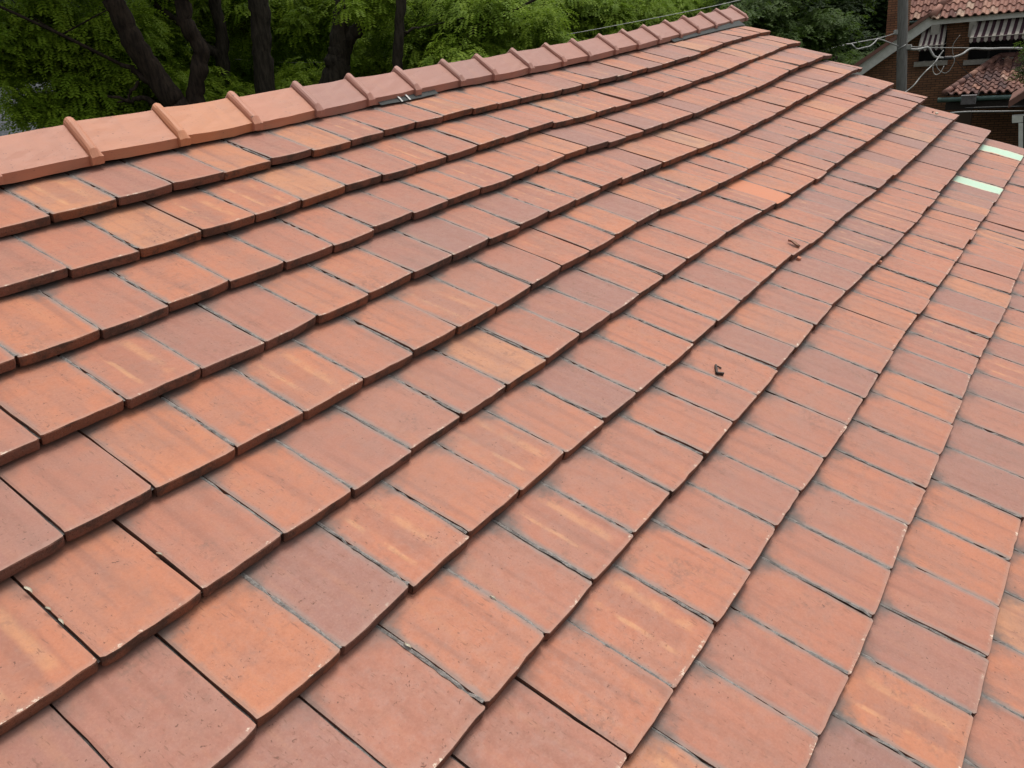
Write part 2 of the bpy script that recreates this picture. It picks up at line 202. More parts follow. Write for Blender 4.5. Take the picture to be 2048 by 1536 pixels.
    base=g.mix(g.math('MULTIPLY',g.step(run,.52,.74),wx),base,(.20,.125,.10)); base=g.mix(g.math('MULTIPLY',g.step(blot,.48,.68),wx*.7),base,(.26,.165,.14))
    wsh=g.noise(P,30,6,.75); base=g.mix(g.math('MULTIPLY',g.step(wsh,.54,.72),.36 if mode=='clay' else .08),base,(.22,.13,.10))
    if mode=='clay':
        # settled grey mortar dust along the joints and in the upper corners
        ed=g.math('MINIMUM',u,g.math('SUBTRACT',1.,u)); nz=g.noise(P,22,4,.6)
        ea=g.math('ADD',ed,g.math('MULTIPLY',g.math('SUBTRACT',nz,.5),.10))
        dust=g.math('MULTIPLY',g.step(ea,.085,.0),g.math('MULTIPLY',alpha,.95))
        base=g.mix(dust,base,(.25,.20,.175))
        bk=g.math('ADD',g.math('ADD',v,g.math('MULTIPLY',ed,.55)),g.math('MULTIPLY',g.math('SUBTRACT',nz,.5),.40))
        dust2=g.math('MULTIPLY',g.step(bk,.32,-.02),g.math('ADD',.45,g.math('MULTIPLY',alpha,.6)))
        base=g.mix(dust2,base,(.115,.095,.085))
        # front edge: rubbed grey and chipped pale
        fr=g.math('ADD',v,g.math('MULTIPLY',g.math('SUBTRACT',nz,.5),.06))
        base=g.mix(g.math('MULTIPLY',g.step(fr,.95,1.0),.35),base,(.36,.24,.19))
        fc=g.math('ADD',g.math('ADD',v,g.math('MULTIPLY',g.math('SUBTRACT',.5,ed),.018)),0.)
        chip=g.math('MULTIPLY',g.step(fc,.966,.985),g.math('MULTIPLY',g.step(g.noise(P,60,4,.75),.54,.61),g.step(g.noise(P,10,2,.6),.50,.60))); base=g.mix(g.math('MULTIPLY',chip,.85),base,(.66,.54,.42))
    if mode=='mint':
        nz=g.noise(P,16,4,.7); ed=g.math('ADD',g.math('MULTIPLY',g.math('MINIMUM',u,g.math('SUBTRACT',1.,u)),2.),g.math('MULTIPLY',g.math('SUBTRACT',nz,.5),.5))
        vv=g.math('ADD',g.math('MINIMUM',v,g.math('SUBTRACT',1.,v)),g.math('MULTIPLY',g.math('SUBTRACT',nz,.5),.08))
        mk=g.math('MULTIPLY',g.step(ed,.06,.16),g.step(vv,-.02,.02)); cr=g.math('MULTIPLY',g.step(ed,.16,.3),1.)
        base=g.mix(mk,base,g.mix(cr,(.62,.55,.40),g.mix(g.step(fine,.4,.6),(.41,.59,.45),(.49,.65,.50))))
    if mode=='new': base=g.mix(.62,base,g.mix(g.step(mot,.4,.6),(.60,.20,.085),(.64,.235,.11)))
    g.bump(g.math('ADD',g.math('ADD',g.math('MULTIPLY',mot,.6),g.math('MULTIPLY',fine,.25)),g.math('MULTIPLY',pit,-.6)),.0022,.55 if mode!='cap' else .14)
    g.bsdf.inputs['Sheen Weight'].default_value=.12; g.bsdf.inputs['Sheen Roughness'].default_value=.45; g.bsdf.inputs['Sheen Tint'].default_value=(1,.86,.78,1)
    rg=g.step(mot,.3,.7,.5,.72) if mode!='cap' else g.step(mot,.3,.7,.54,.60)
    return g.out(base,rg,.32 if mode!='cap' else .45)
def simple(name,c1,c2=None,scale=20.,rough=.8,spec=.3,bump=.003,stretch=(1,1,1),coord='Object'):
    g=NT(name); tc=g.n('ShaderNodeTexCoord'); mp=g.n('ShaderNodeMapping'); mp.inputs['Scale'].default_value=stretch; g.l(tc.outputs[coord],mp.inputs[0])
    a=g.noise(mp.outputs[0],scale,5,.65); c2=c2 or tuple(x*.65 for x in c1)
    col=g.mix(g.step(a,.3,.7),c1,c2)
    if bump: g.bump(a,bump,.6)
    return g.out(col,rough,spec)
def attr_mat(name,stops,scale=30.,rough=.8,spec=.3,bump=.004):
    g=NT(name); at_=g.n('ShaderNodeAttribute',_attribute_name='rnd'); sr=g.n('ShaderNodeSeparateColor'); g.l(at_.outputs['Color'],sr.inputs[0])
    tc=g.n('ShaderNodeTexCoord'); a=g.noise(tc.outputs['Object'],scale,5,.65)
    col=g.ramp(sr.outputs[0],stops); col=g.mix(g.step(a,.55,.8,0,.5),col,(.05,.04,.035)); g.bump(a,bump,.6)
    return g.out(col,rough,spec)
# ================================================================ the tiled roof
HG_=np.array(HG); NXG,NSG=HG_.shape
def hv(x,s):                # gentle sag of the old roof, in tile widths out of the plane
    gx=min(max((x+3)/36*(NXG-1),0),NXG-1.001); gs=min(max(s/12*(NSG-1),0),NSG-1.001); i,j=int(gx),int(gs); a,b=gx-i,gs-j
    return (1-a)*(1-b)*HG_[i,j]+a*(1-b)*HG_[i+1,j]+(1-a)*b*HG_[i,j+1]+a*b*HG_[i+1,j+1]
TH=0.152                    # tile thickness in tile widths
RAKE=30.22
def top_n(x,s):             # height of the exposed tile face
    f=(s/E_ROW)%1.0; f=1.0 if f<1e-6 else f
    return hv(x,s)-TH*(1-f)
def hit(px,py):
    o=np.array([CAMC[0],CAMC[1],-CAMC[2]]); d=np.array(_Rr.T@np.array([(px-1024)/FPX,(py-768)/FPX,1.])); d[2]=-d[2]; n=0
    for _ in range(40):
        l=(n-o[2])/d[2]; q=o+l*d; n=.5*n+.5*top_n(q[0],q[1])
    return q[0],q[1],n
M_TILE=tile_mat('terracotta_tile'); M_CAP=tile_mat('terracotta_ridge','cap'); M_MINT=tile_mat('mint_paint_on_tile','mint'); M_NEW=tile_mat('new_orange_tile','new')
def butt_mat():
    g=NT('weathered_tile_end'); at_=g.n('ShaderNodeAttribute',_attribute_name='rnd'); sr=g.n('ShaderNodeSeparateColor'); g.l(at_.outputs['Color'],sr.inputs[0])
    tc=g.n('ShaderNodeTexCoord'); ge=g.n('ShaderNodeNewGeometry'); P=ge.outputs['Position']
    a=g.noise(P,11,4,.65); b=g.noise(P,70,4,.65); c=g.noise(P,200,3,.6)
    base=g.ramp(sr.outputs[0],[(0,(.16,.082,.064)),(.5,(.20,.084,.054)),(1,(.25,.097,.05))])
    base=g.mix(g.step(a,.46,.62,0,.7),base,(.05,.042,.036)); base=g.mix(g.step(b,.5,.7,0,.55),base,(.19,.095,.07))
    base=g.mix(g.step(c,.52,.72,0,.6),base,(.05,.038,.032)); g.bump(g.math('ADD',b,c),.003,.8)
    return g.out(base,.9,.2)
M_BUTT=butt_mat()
def mortar_mat():
    g=NT('grey_joint_mortar'); ge=g.n('ShaderNodeNewGeometry'); P=ge.outputs['Position']; a=g.noise(P,45,5,.7); b=g.noise(P,160,3,.6)
    c=g.mix(g.step(a,.35,.65),(.17,.155,.145),(.285,.26,.24)); c=g.mix(g.step(b,.56,.7,0,.7),c,(.08,.068,.06)); g.bump(g.math('ADD',a,b),.003,.9)
    return g.out(c,.95,.15)
M_MORT=mortar_mat()
M_FELT=simple('roofing_felt',(.065,.07,.068),(.045,.048,.047),90,.85,.3,.001)
M_DECK=simple('dark_boards',(.05,.04,.032),None,20)
M_BRICK_H=simple('house_brick',(.24,.12,.085),None,30)
roof=empty('tiled_roof',(0,0,RIDGE_Z)); tag(roof,'sagging gable roof of flat terracotta tiles filling the foreground','roof')
# colours seen on particular tiles, by row and tile number: (tint, marks)
def tint(r,k):
    t=RNG.random(); 
    v=RNG.choice([.03,.12,.3,.42,.5,.62,.78,.9,.98],p=[.10,.17,.21,.17,.14,.10,.06,.035,.015])+RNG.normal(0,.03)
    return min(max(v,0),1)
TINT={}
TINT={(1,8):.5,(1,9):(.85,.92),(1,10):.15,(1,11):.3,(1,12):.8,(1,13):.15,(1,14):.85,(1,15):(.2,.97),(1,16):.3,(1,17):.3,(1,18):(.75,.85),(1,19):.65,(1,20):.6,
(2,7):.25,(2,8):.4,(2,9):.85,(2,10):(.6,.84),(2,11):(.55,.88),(2,12):.9,(2,13):.3,(2,14):.25,(2,15):(.55,.85),(2,16):.3,(2,17):.7,(2,18):.3,(2,19):.35,(2,20):.5,
(3,7):.6,(3,8):.3,(3,9):.55,(3,10):.5,(3,11):.3,(3,12):.4,(3,13):.2,(3,14):.2,(3,15):.5,
(4,6):.55,(4,7):(.35,.99),(4,8):.12,(4,9):.2,(4,10):.6,(4,11):.55,
(5,6):.3,(5,7):.65,(5,8):.5,(5,9):(.6,.92),(5,10):.4,(5,11):.55,(5,12):(.65,.84),(5,13):.35,(5,14):.2,
(6,4):(.55,.9),(6,5):.55,(6,6):.3,(6,7):.5,(6,8):.2,(6,9):.35,(6,10):.35,(6,11):.92,(6,12):.35,(6,13):.15,(6,14):.05,(6,15):.45,
(7,5):.15,(7,6):.62,(7,7):.06,(7,8):(.45,.9),(7,9):.5,(7,10):(.55,.84),(7,11):.5,(7,12):.05,(7,13):.2,(7,14):.45,(7,15):.35,
(8,6):.25,(8,7):.5,(8,8):.3,(8,9):(.3,.84),(8,10):.35,(8,11):.35,(8,12):.4,(8,13):.3,(8,14):.45,(8,15):.1,(8,16):.65,(8,17):.2,(8,18):.2,
(9,7):.2,(9,8):.45,(9,9):(.45,.84),(9,10):.45,(9,11):.3,(9,12):.2,(9,13):.35,(9,14):.3,(9,15):.35,(9,16):.1,(9,17):.4,(9,18):.55,(9,19):.6,
(10,8):.3,(10,9):.22,(10,10):.35,(10,11):.3,(10,12):.25,(10,13):.4,(10,14):.3,(10,15):.4,(10,16):.6,(10,17):.15,(10,18):.25,
(11,10):(.65,.84),(11,11):.12,(11,12):.25,(11,13):.5,(11,14):.5,(11,15):.08,(11,16):.1,(11,17):.3}
for _k,_v in list(TINT.items()):
    if not isinstance(_v,tuple): TINT[_k]=(_v,.4)

def tile_shape(mb,FL,FR,sb,hfun,seed,tn,marks,mort,lift=(0,0)):
    """one slab: FL/FR front corners (x,s), sb back line s; leaves a joint gap"""
    rg=np.random.default_rng(seed); gap=.5*.030; nu,nv=8,7
    xl,xr=FL[0]+gap,FR[0]-gap; tw=rg.normal(0,.008,2)
    ph=rg.uniform(0,6.28,4); cup=rg.normal(.004,.006); belly=rg.normal(0.0,.008)
    def topn(u,v):
        s=0 if False else None
    P=[];UV=[]
    vs_=[0,.2,.4,.6,.8,.93,1.0]
    sfront=lambda u: FL[1]*(1-u)+FR[1]*u
    ew=rg.normal(0,.0035,nu+1); ewl=rg.normal(0,.003,nv); ewr=rg.normal(0,.003,nv)
    cl,cr=abs(rg.normal(.010,.012)),abs(rg.normal(.010,.012))
    for j,v in enumerate(vs_):
        for i in range(nu+1):
            u=[0,.03,.15,.35,.5,.65,.85,.97,1][i]; 
            x=xl+(xr-xl)*u+(ewl[j] if i==0 else ewr[j] if i==nu else 0)+tw[0]*(1-v)
            sf=sfront(u); s=sb+(sf-sb)*v
            if v==1.0:
                s+=ew[i]; 
                if i==0: s-=cl+.01
                elif i==nu: s-=cr+.01
                elif i==1: s-=cl*.25
                elif i==nu-1: s-=cr*.25
            n=hfun(x,sf)-(1-v)*(TH+.012)+(lift[0]*(1-u)+lift[1]*u)*v
            n+=cup*(abs(u-.5)*2)**2*v+.003*math.sin(5*u+ph[0])*math.sin(4*v+ph[1])+belly*math.sin(math.pi*v)
            if i in(0,nu): n-=.006
            if v==1.0: n-=.008
            P.append((x,s,n)); UV.append((u,v))
    nt_=len(P); F=[];M=[]
    for j in range(len(vs_)-1):
        for i in range(nu):
            a=j*(nu+1)+i; F.append((a,a+nu+1,a+nu+2,a+1)); M.append(0)
    # butt: chamfer row, mid row, bottom row
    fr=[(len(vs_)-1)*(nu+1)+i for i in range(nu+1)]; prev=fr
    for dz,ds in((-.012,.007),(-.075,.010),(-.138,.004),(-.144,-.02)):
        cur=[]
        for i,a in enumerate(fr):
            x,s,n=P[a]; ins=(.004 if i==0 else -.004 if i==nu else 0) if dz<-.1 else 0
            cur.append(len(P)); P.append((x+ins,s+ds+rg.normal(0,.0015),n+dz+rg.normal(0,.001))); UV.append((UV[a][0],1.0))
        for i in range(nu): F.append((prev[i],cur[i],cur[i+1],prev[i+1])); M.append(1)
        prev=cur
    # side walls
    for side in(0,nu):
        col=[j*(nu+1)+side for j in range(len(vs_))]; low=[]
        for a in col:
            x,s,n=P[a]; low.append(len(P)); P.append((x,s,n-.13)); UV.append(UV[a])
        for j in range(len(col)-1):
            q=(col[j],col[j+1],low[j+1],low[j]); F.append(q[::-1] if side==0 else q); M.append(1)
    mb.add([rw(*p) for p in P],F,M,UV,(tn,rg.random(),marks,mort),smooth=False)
    return
def area_px(FL,FR,sb):
    pr=[project(rw(FL[0],FL[1],hv(*FL))),project(rw(FR[0],FR[1],hv(*FR))),project(rw(FR[0],sb,hv(*FR)-TH)),project(rw(FL[0],sb,hv(*FL)-TH))]
    if min(p[2] for p in pr)<.3: return 0
    cx=[min(max(p[0],0),2048) for p in pr]; cy=[min(max(p[1],0),1536) for p in pr]
    return abs(sum(cx[i]*cy[(i+1)%4]-cx[(i+1)%4]*cy[i] for i in range(4)))/2
tiles=[]
rows_end=14
for r in range(1,rows_end+1):
    J=JOINTS[r]; X0=-8.6 if r>1 else -8.6
    js=[j for j in J if j[0]<RAKE-.45]
    js=js+[(RAKE+random.uniform(-.05,.05),js[-1][1])]
    for a,b in zip(js[:-1],js[1:]):
        if r==1: sb=-.12
        else:
            pj=JOINTS[r-1]; sb=np.interp((a[0]+b[0])/2,[q[0] for q in pj],[q[1] for q in pj])-.16
        tiles.append((r,a,b,sb))
# a tile's number within its row, counted from the roof's left edge
def lbl(r,k): return SPECIAL.get((r,k))
rank=sorted(range(len(tiles)),key=lambda i:-area_px(tiles[i][1],tiles[i][2],tiles[i][3]+.16))
biggest=set(rank[:96])
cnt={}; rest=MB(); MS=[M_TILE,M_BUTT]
mort_joint={}
def mortar_amount(x,s):     # the joints low on the near left side have lost their mortar
    px,py,_=project(rw(x,s,0))
    d=(px-0)/1000*.9+(1100-py)/1000*1.1
    p=.12+.86/(1+math.exp(-(d-.60)*7))
    if py<520 and px>900: p*=.75
    if py<330 and px>1100: p*=.5
    return p
SPEC_PX={(1548,381):('orange',M_NEW,'bright orange tile, newer than the faded ones beside it'),
         (1962,365):('mint',M_MINT,'tile painted pale mint green with flaking edges'),
         (2000,298):('mint',M_MINT,'tile near the rake edge painted pale mint green')}
specials={}
for (px,py),v in SPEC_PX.items():
    x,s,n=hit(px,py); r=int(math.ceil(s/E_ROW)); 
    best=min((i for i,t in enumerate(tiles) if t[0]==r),key=lambda i:abs((tiles[i][1][0]+tiles[i][2][0])/2-x)); specials[best]=v
jm={}
for i,(r,a,b,sb) in enumerate(tiles):
    k=cnt.get(r,0); cnt[r]=k+1
    for q in(a,b):
        if (r,q) not in jm:
            p=mortar_amount(q[0],q[1]-.6); jm[(r,q)]=random.uniform(.55,1) if random.random()<p else random.uniform(0,.25)
    mo=.5*(jm[(r,a)]+jm[(r,b)])
    xm=(a[0]+b[0])/2; tn=TINT.get((r,k)); mk=random.random()
    if tn is None: tn=tint(r,k)
    elif isinstance(tn,tuple): tn,mk=tn
    lf=random.gauss(0,.012); lift=(lf+random.gauss(0,.007),lf+random.gauss(0,.007))
    ds=random.gauss(0,.013)
    A=(a[0],a[1]+ds); B=(b[0],b[1]+ds)
    if r==1 and xm>23.6: sb=.08
    mid=rw(xm,(sb+a[1])/2,hv(xm,a[1])-.1)
    if i in specials:
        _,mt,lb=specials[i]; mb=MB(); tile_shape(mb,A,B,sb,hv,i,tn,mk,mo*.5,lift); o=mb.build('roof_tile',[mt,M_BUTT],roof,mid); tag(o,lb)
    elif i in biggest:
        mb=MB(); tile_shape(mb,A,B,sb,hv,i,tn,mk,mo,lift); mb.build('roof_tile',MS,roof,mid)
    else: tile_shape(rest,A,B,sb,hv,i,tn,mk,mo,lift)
tag(rest.build('roof_tiles',MS,roof,(0,0,RIDGE_Z)),None,kind='stuff')
# mortar in the joints
mo=MB()
for (r,q),am in jm.items():
    if r>13: continue
    x0,sf=q
    if x0>RAKE-.2: continue
    if r==1: sb=0.05
    else: sb=np.interp(x0,[t[0] for t in JOINTS[r-1]],[t[1] for t in JOINTS[r-1]])-.03
    if am<.3 and random.random()<.6: lev=-.07
    elif am<.3: lev=-.05
    else: lev=-.003
    nseg=14; vs=[];fs=[]
    for j in range(nseg+1):
        v=j/nseg; s=sb+(sf-.035-sb)*v; wv=.018+.010*am*random.random()
        xl=x0-wv*random.uniform(.75,1.2); xr=x0+wv*random.uniform(.75,1.2)
        n=hv(x0,sf)-(1-v)*(TH+.012)*((sf-s)/(sf-sb+1e-6)/(1-v) if v<1 else 1)*(sf-sb)/(sf-sb+.13)+lev+random.gauss(0,.004)
        if lev>-.02 and random.random()<.12: n-=.03
        n2=n-(0.004 if lev>-.02 else 0)
        vs+=[rw(xl,s,n2),rw(x0+random.gauss(0,.006),s,n+(.008 if lev>-.02 else 0)),rw(xr,s,n2)]
    for j in range(nseg):
        a=j*3; fs+=[(a,a+3,a+4,a+1),(a+1,a+4,a+5,a+2)]
    e0=nseg*3
    mo.add(vs,fs,0)
tag(mo.build('joint_mortar',M_MORT,roof,(0,0,RIDGE_Z)),None,kind='stuff')
# deck below the tiles, the far slope, the end wall
dk=MB()
S_END=rows_end*E_ROW
NXs=24
vs=[];fs=[]
for i in range(NXs+1):
    x=-8.5+(RAKE-.15+8.5)*i/NXs
    for s in np.linspace(-.45,S_END-.2,12): vs.append(rw(x,s,hv(x,s)-TH*2-.04))
for i in range(NXs):
    for j in range(11): a=i*12+j; fs.append((a,a+1,a+13,a+12))
dk.add(vs,fs,0)
dk.build('roof_deck',M_DECK,roof,(0,0,RIDGE_Z))
YR=CAPS[0][3]; 
ridge_y=float(rw(0,-.68,.5)[1])
bs=MB(); L0,L1=-8.5*W,(RAKE-.1)*W; drop=4.4*math.tan(PITCH); zr=RIDGE_Z+.10
N=17
for j in range(N):
    y0=ridge_y+.08+4.4*j/N; y1=ridge_y+.08+4.4*(j+1)/N+.05; z0=zr-.06-(y0-ridge_y)*math.tan(PITCH)-.03; z1=zr-.06-(y1-ridge_y)*math.tan(PITCH)+.012
    bs.add([(L0,y0,z0),(L1,y0,z0),(L1,y1,z1),(L0,y1,z1),(L0,y1,z1-.03),(L1,y1,z1-.03)],[(0,1,2,3),(3,2,5,4)],[0,1],[(0,0),(40,0),(40,1),(0,1),(0,1),(40,1)],(.4,.5,.2,.3))
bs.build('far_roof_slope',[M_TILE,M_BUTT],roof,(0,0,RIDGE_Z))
wl=MB()
ye=float(rw(0,S_END-1,0)[1]); ze=float(rw(0,S_END-1,-.6)[2]); yb=ridge_y+4.2; zb=zr-4.2*math.tan(PITCH)-.25
for xx,tw in((L1-.3,.2),(L0+.1,.2)):
    wl.prism([(xx,ye,0),(xx,yb,0),(xx,yb,zb),(xx,ridge_y,zr-.25),(xx,ye,ze)],(tw,0,0),0)
wl.prism([(L0+.3,ye,0),(L1-.3,ye,0),(L1-.3,ye,ze),(L0+.3,ye,ze)],(0,.2,0),0)
wl.prism([(L0+.3,yb-.2,0),(L1-.3,yb-.2,0),(L1-.3,yb-.2,zb),(L0+.3,yb-.2,zb)],(0,.2,0),0)
wl.build('wall',M_BRICK_H,roof,(0,0,RIDGE_Z))
# felt that shows where the top row stops short of the ridge caps
ft=MB()
for xa,xb,s1 in((8.2,10.2,.14),(23.2,30.0,.17)):
    n=int((xb-xa)*3); vs=[]
    for i in range(n+1):
        x=xa+(xb-xa)*i/n; h=hv(x,.2)
        taper=s1*(1 if xa>20 else .75+.25*math.sin(3.1*i/n))
        for s,nn in((-.45,.05),(-.1,-.06),(taper,-TH+.028+.004*math.sin(9*x))): vs.append(rw(x,s,h+nn))
    ft.add(vs,[(i*3+j,i*3+j+1,i*3+j+4,i*3+j+3) for i in range(n) for j in range(2)],0,smooth=True)
ft.build('felt_strip',M_FELT,roof,(0,0,RIDGE_Z))
M_WHITE=simple('white_paint',(.72,.71,.68),None,60)
st=MB()
for x in(8.85,9.12):
    vs=[]
    for dx in(-.025,.025):
        for s,nn in((-.05,-.04),(.06,-.07),(.16,-TH+.04)): vs.append(rw(x+dx,s,hv(x,.2)+nn))
    st.add(vs,[(0,1,4,3),(1,2,5,4)])
st.build('felt_markings',M_WHITE,roof,(0,0,RIDGE_Z))
# ridge caps with a rounded roll at each joint
caps=[tuple(c) for c in CAPS]
step=1.6
pre=[]
for i in range(1,7):
    c=CAPS[0]; pre.append((c[0]-step*i*1.01,c[1]+.005*i,c[2]-.012*i,c[3],c[4]-.012*i))
caps=pre[::-1]+caps
def cap_profile(c):         # world points from our eave side over the top to the far side
    s0,n0,sa,na=c[1],c[2],c[3],c[4]; n0-=.035
    fl=.168                 # upright flange
    P0=rw(c[0],s0,n0); P1=rw(c[0],s0-.012,n0+fl); P2=rw(c[0],sa,na-.04)
    y2=P2[1]; mir=lambda p:np.array([p[0],2*y2-p[1],p[2]])
    return [P0,P1,P2,mir(P1),mir(P0)]
CT=[.25,.3,.82,.9,.72,.5,.42,.38,.3,.26,.3,.33,.28,.36,.3,.34,.3,.36,.25,.3,.3,.2,.3,.4,.3,.3]
CTINT={5:.66,6:.82,7:1.,8:.72,9:.2,10:.3,11:.25,12:.05,13:.22}
for i in range(len(caps)-1):
    A,B=caps[i],caps[i+1]; pa,pb=cap_profile(A),cap_profile(B)
    rg=np.random.default_rng(100+i); tn=CTINT.get(i,float(np.clip(rg.normal(.24 if i>12 else .6,.08),0,1))); col=(tn,rg.random(),rg.random(),.3)
    mb=MB(); nx=6; rows_=[]
    # subdivide profile
    def subdiv(P):
        out=[]
        for j in range(4):
            n=2 if j in(0,3) else 6
            for t in range(n): out.append(P[j]+(P[j+1]-P[j])*t/n)
        return out+[P[4]]
    qa,qb=subdiv(pa),subdiv(pb); ln=len(qa); vs=[];uv=[]
    tilt=rg.normal(0,.003); sagm=abs(rg.normal(.0,.004))
    for ix in range(nx+1):
        t=ix/nx
        for j in range(ln):
            p=qa[j]*(1-t)+qb[j]*t; f=math.sin(math.pi*t)*sagm
            p=p+np.array([0,0,-f+tilt*(1-t)])+rg.normal(0,.0006,3)*np.array([0,1,1])
            if j in(0,ln-1): p[2]+=rg.normal(0,.0009)
            vs.append(p); uv.append((t,abs(j-ln//2)/(ln//2)))
    fs=[(ix*ln+j,ix*ln+j+1,(ix+1)*ln+j+1,(ix+1)*ln+j) for ix in range(nx) for j in range(ln-1)]
    mb.add(vs,[f for f in fs],0,uv,col)
    # thickness under the lower edge, both sides
    for j,sgn in((0,1),(ln-1,-1)):
        e=[vs[ix*ln+j] for ix in range(nx+1)]; inn=[p+np.array([0,.016*sgn,.004]) for p in e]; up=[p+np.array([0,.016*sgn,.05]) for p in e]
        b=e+inn+up; n=nx+1; ff=[]
        for ix in range(nx):
            q1=(ix,n+ix,n+ix+1,ix+1); q2=(n+ix,2*n+ix,2*n+ix+1,n+ix+1)
            ff+= [q1,q2] if sgn>0 else [q1[::-1],q2[::-1]]
        mb.add(b,ff,0,[(.5,1)]*len(b),col)
    mid=(np.array(pa[2])+np.array(pb[2]))/2
    cap=mb.build('ridge_cap',M_CAP,roof,mid)
    # the roll, swept along the profile; a second one closes the far end of the last cap
    def roll(P,wid=.047,hgt=.021,colr=col,nm='roll'):
        P=[p.copy() for p in P]; 
        rb=MB(); path=[]; 
        cen=np.array([P[2][0],P[2][1],P[2][2]-.25])
        corner=[P[0]+np.array([0,-.004,0])]
        def lerp(a,b,t): return a+(b-a)*t
        pts=[(P[0],'f'),(lerp(P[0],P[1],.75),'f'),(lerp(P[1],P[2],.10),'m'),(lerp(P[1],P[2],.5),'m'),(lerp(P[1],P[2],.93),'m'),(P[2]+np.array([0,0,.004]),'t'),
             (lerp(P[3],P[2],.93),'b'),(lerp(P[3],P[2],.5),'b'),(lerp(P[3],P[2],.10),'b'),(lerp(P[4],P[3],.75),'k'),(P[4],'k')]
        slope=P[2]-P[1]; slope/=np.linalg.norm(slope); nrm=np.cross(np.array([1.,0,0]),slope); nrm=nrm if nrm[2]>0 else -nrm
        nb=np.array([nrm[0],-nrm[1],nrm[2]])
        NR={'f':np.array([0,-1.,.15]),'m':nrm,'t':np.array([0,0,1.]),'b':nb,'k':np.array([0,1.,.15])}
        sect=[(-1,-.25),(-.97,.35),(-.75,.75),(-.4,.97),(0,1.05),(.4,.97),(.75,.75),(.97,.35),(1,-.25)]
        vs=[]; m=len(sect)
        for p,kd in pts:
            for a,b in sect: 
                aa=a; bb=b
                if kd in 'fk': aa=math.copysign(min(abs(a)*1.08,1),a); bb=.9 if abs(a)<1 else b
                vs.append(p+np.array([aa*wid*.5,0,0])+NR[kd]*(bb*hgt)+rg.normal(0,.0006,3))
        fs=[(i2*m+k,i2*m+k+1,(i2+1)*m+k+1,(i2+1)*m+k) for i2 in range(len(pts)-1) for k in range(m-1)]
        fs+=[tuple(range(m)),tuple((len(pts)-1)*m+k for k in range(m))[::-1]]
        rb.add(vs,fs,0,[(.5+.1*math.sin(k),.5) for k in range(len(vs))],colr,smooth=False)
        return rb.build(nm,M_CAP,cap,P[2])
    roll(pa)
    if i==len(caps)-2: roll(pb)
# ================================================================ small things lying on the roof
def on_roof(px,py,up=0.): x,s,n=hit(px,py); return rw(x,s,n)+ND*up
def local(px,py): x,s,n=hit(px,py); return x,s,n
M_BARK_BIT=simple('dark_brown_husk',(.055,.035,.028),(.028,.018,.015),120,.6,.4,.001)
M_LEAFDRY=simple('dry_leaf',(.42,.25,.18),(.34,.18,.12),90,.7,.3,.001)
M_VEIN=simple('leaf_rim',(.035,.022,.018),None,50)
M_PALE=simple('pale_husk',(.62,.57,.46),(.42,.37,.28),150,.7,.3,.001)
M_SHARD=simple('broken_clay',(.50,.22,.14),(.40,.17,.11),120,.85,.2,.002)
o=on_roof(1437,746); ex=np.array([1.,0,0])
mb=MB()
A=on_roof(1430,733);B=on_roof(1432,749);C2=on_roof(1446,751);D2=on_roof(1442,738)
def strip(mb,P,w0,th,mat=0):
    for a,b in zip(P[:-1],P[1:]):
        d=b-a; d=d/np.linalg.norm(d); side=np.cross(ND,d); mb.prism([a-side*th,b-side*th,b-side*th+ND*w0,a-side*th+ND*w0*.9],side*2*th,mat)
strip(mb,[A+ND*.001,B+ND*.001],.011,.0035); strip(mb,[B+ND*.001,C2+ND*.001],.012,.003); strip(mb,[A+ND*.004,D2+ND*.001],.005,.0016)
tag(mb.build('bent_husk',M_BARK_BIT,None,o),'small dark bent husk lying on an orange tile right of centre','debris')
# curled leaf
o=on_roof(1587,490); mb=MB(); a=on_roof(1575,484); b=on_roof(1598,496); ax=b-a; L=np.linalg.norm(ax); ax/=L; sd_=np.cross(ND,ax)
vs=[];n=9
for i in range(n+1):
    t=i/n; wd=.013*math.sin(math.pi*min(max(t*.94+.03,0),1))**.7
    for k,q in enumerate((-1,-.5,0,.5,1)):
        vs.append(a+ax*L*t+sd_*wd*q+ND*(.003+.010*q*q+.004*math.sin(5*t)))
lf=empty('fallen_leaf',o); tag(lf,'curled dry leaf with a dark rim on a pinkish tile','leaf'); WP[lf.name]=Vector(o)
mb.add(vs,[(i*5+k,i*5+k+1,i*5+k+6,i*5+k+5) for i in range(n) for k in range(4)],0,smooth=True); mb.build('leaf_blade',M_LEAFDRY,lf,o)
mb=MB(); mb.tube([vs[i*5]+ND*.001 for i in range(n+1)],.0016,5); mb.tube([vs[i*5+4]+ND*.001 for i in range(n-2,n+1)],.0014,5); mb.tube([vs[i*5+2]+ND*.0012 for i in range(2,n)],.0008,5); mb.build('leaf_rim',M_VEIN,lf,o)
def lump(name,p,r,mat,label,cat,group=None,sq=(1,1,1),seed=0):
    rg=np.random.default_rng(seed); mb=MB(); vs=[];nu,nv=8,5
    for j in range(nv+1):
        ph=math.pi*j/nv
        for i in range(nu):
            th=2*math.pi*i/nu; q=r*(1+rg.normal(0,.12)); vs.append(np.array(p)+np.array([q*sq[0]*math.sin(ph)*math.cos(th),q*sq[1]*math.sin(ph)*math.sin(th),q*sq[2]*math.cos(ph)]))
    mb.add(vs,[(j*nu+i,(j+1)*nu+i,(j+1)*nu+(i+1)%nu,j*nu+(i+1)%nu) for j in range(nv) for i in range(nu)],0)
    return tag(mb.build(name,mat,None,p),label,cat,group)
lump('pebble',on_roof(1873,228,.006),.013,M_PALE,'small white pebble near the far rake edge of the roof','pebble',None,(1.3,1,.7),3)
lump('pebble',on_roof(1865,225,.004),.008,M_BARK_BIT,'tiny dark pebble beside the white pebble near the rake','pebble',None,(1.2,1,.7),4)
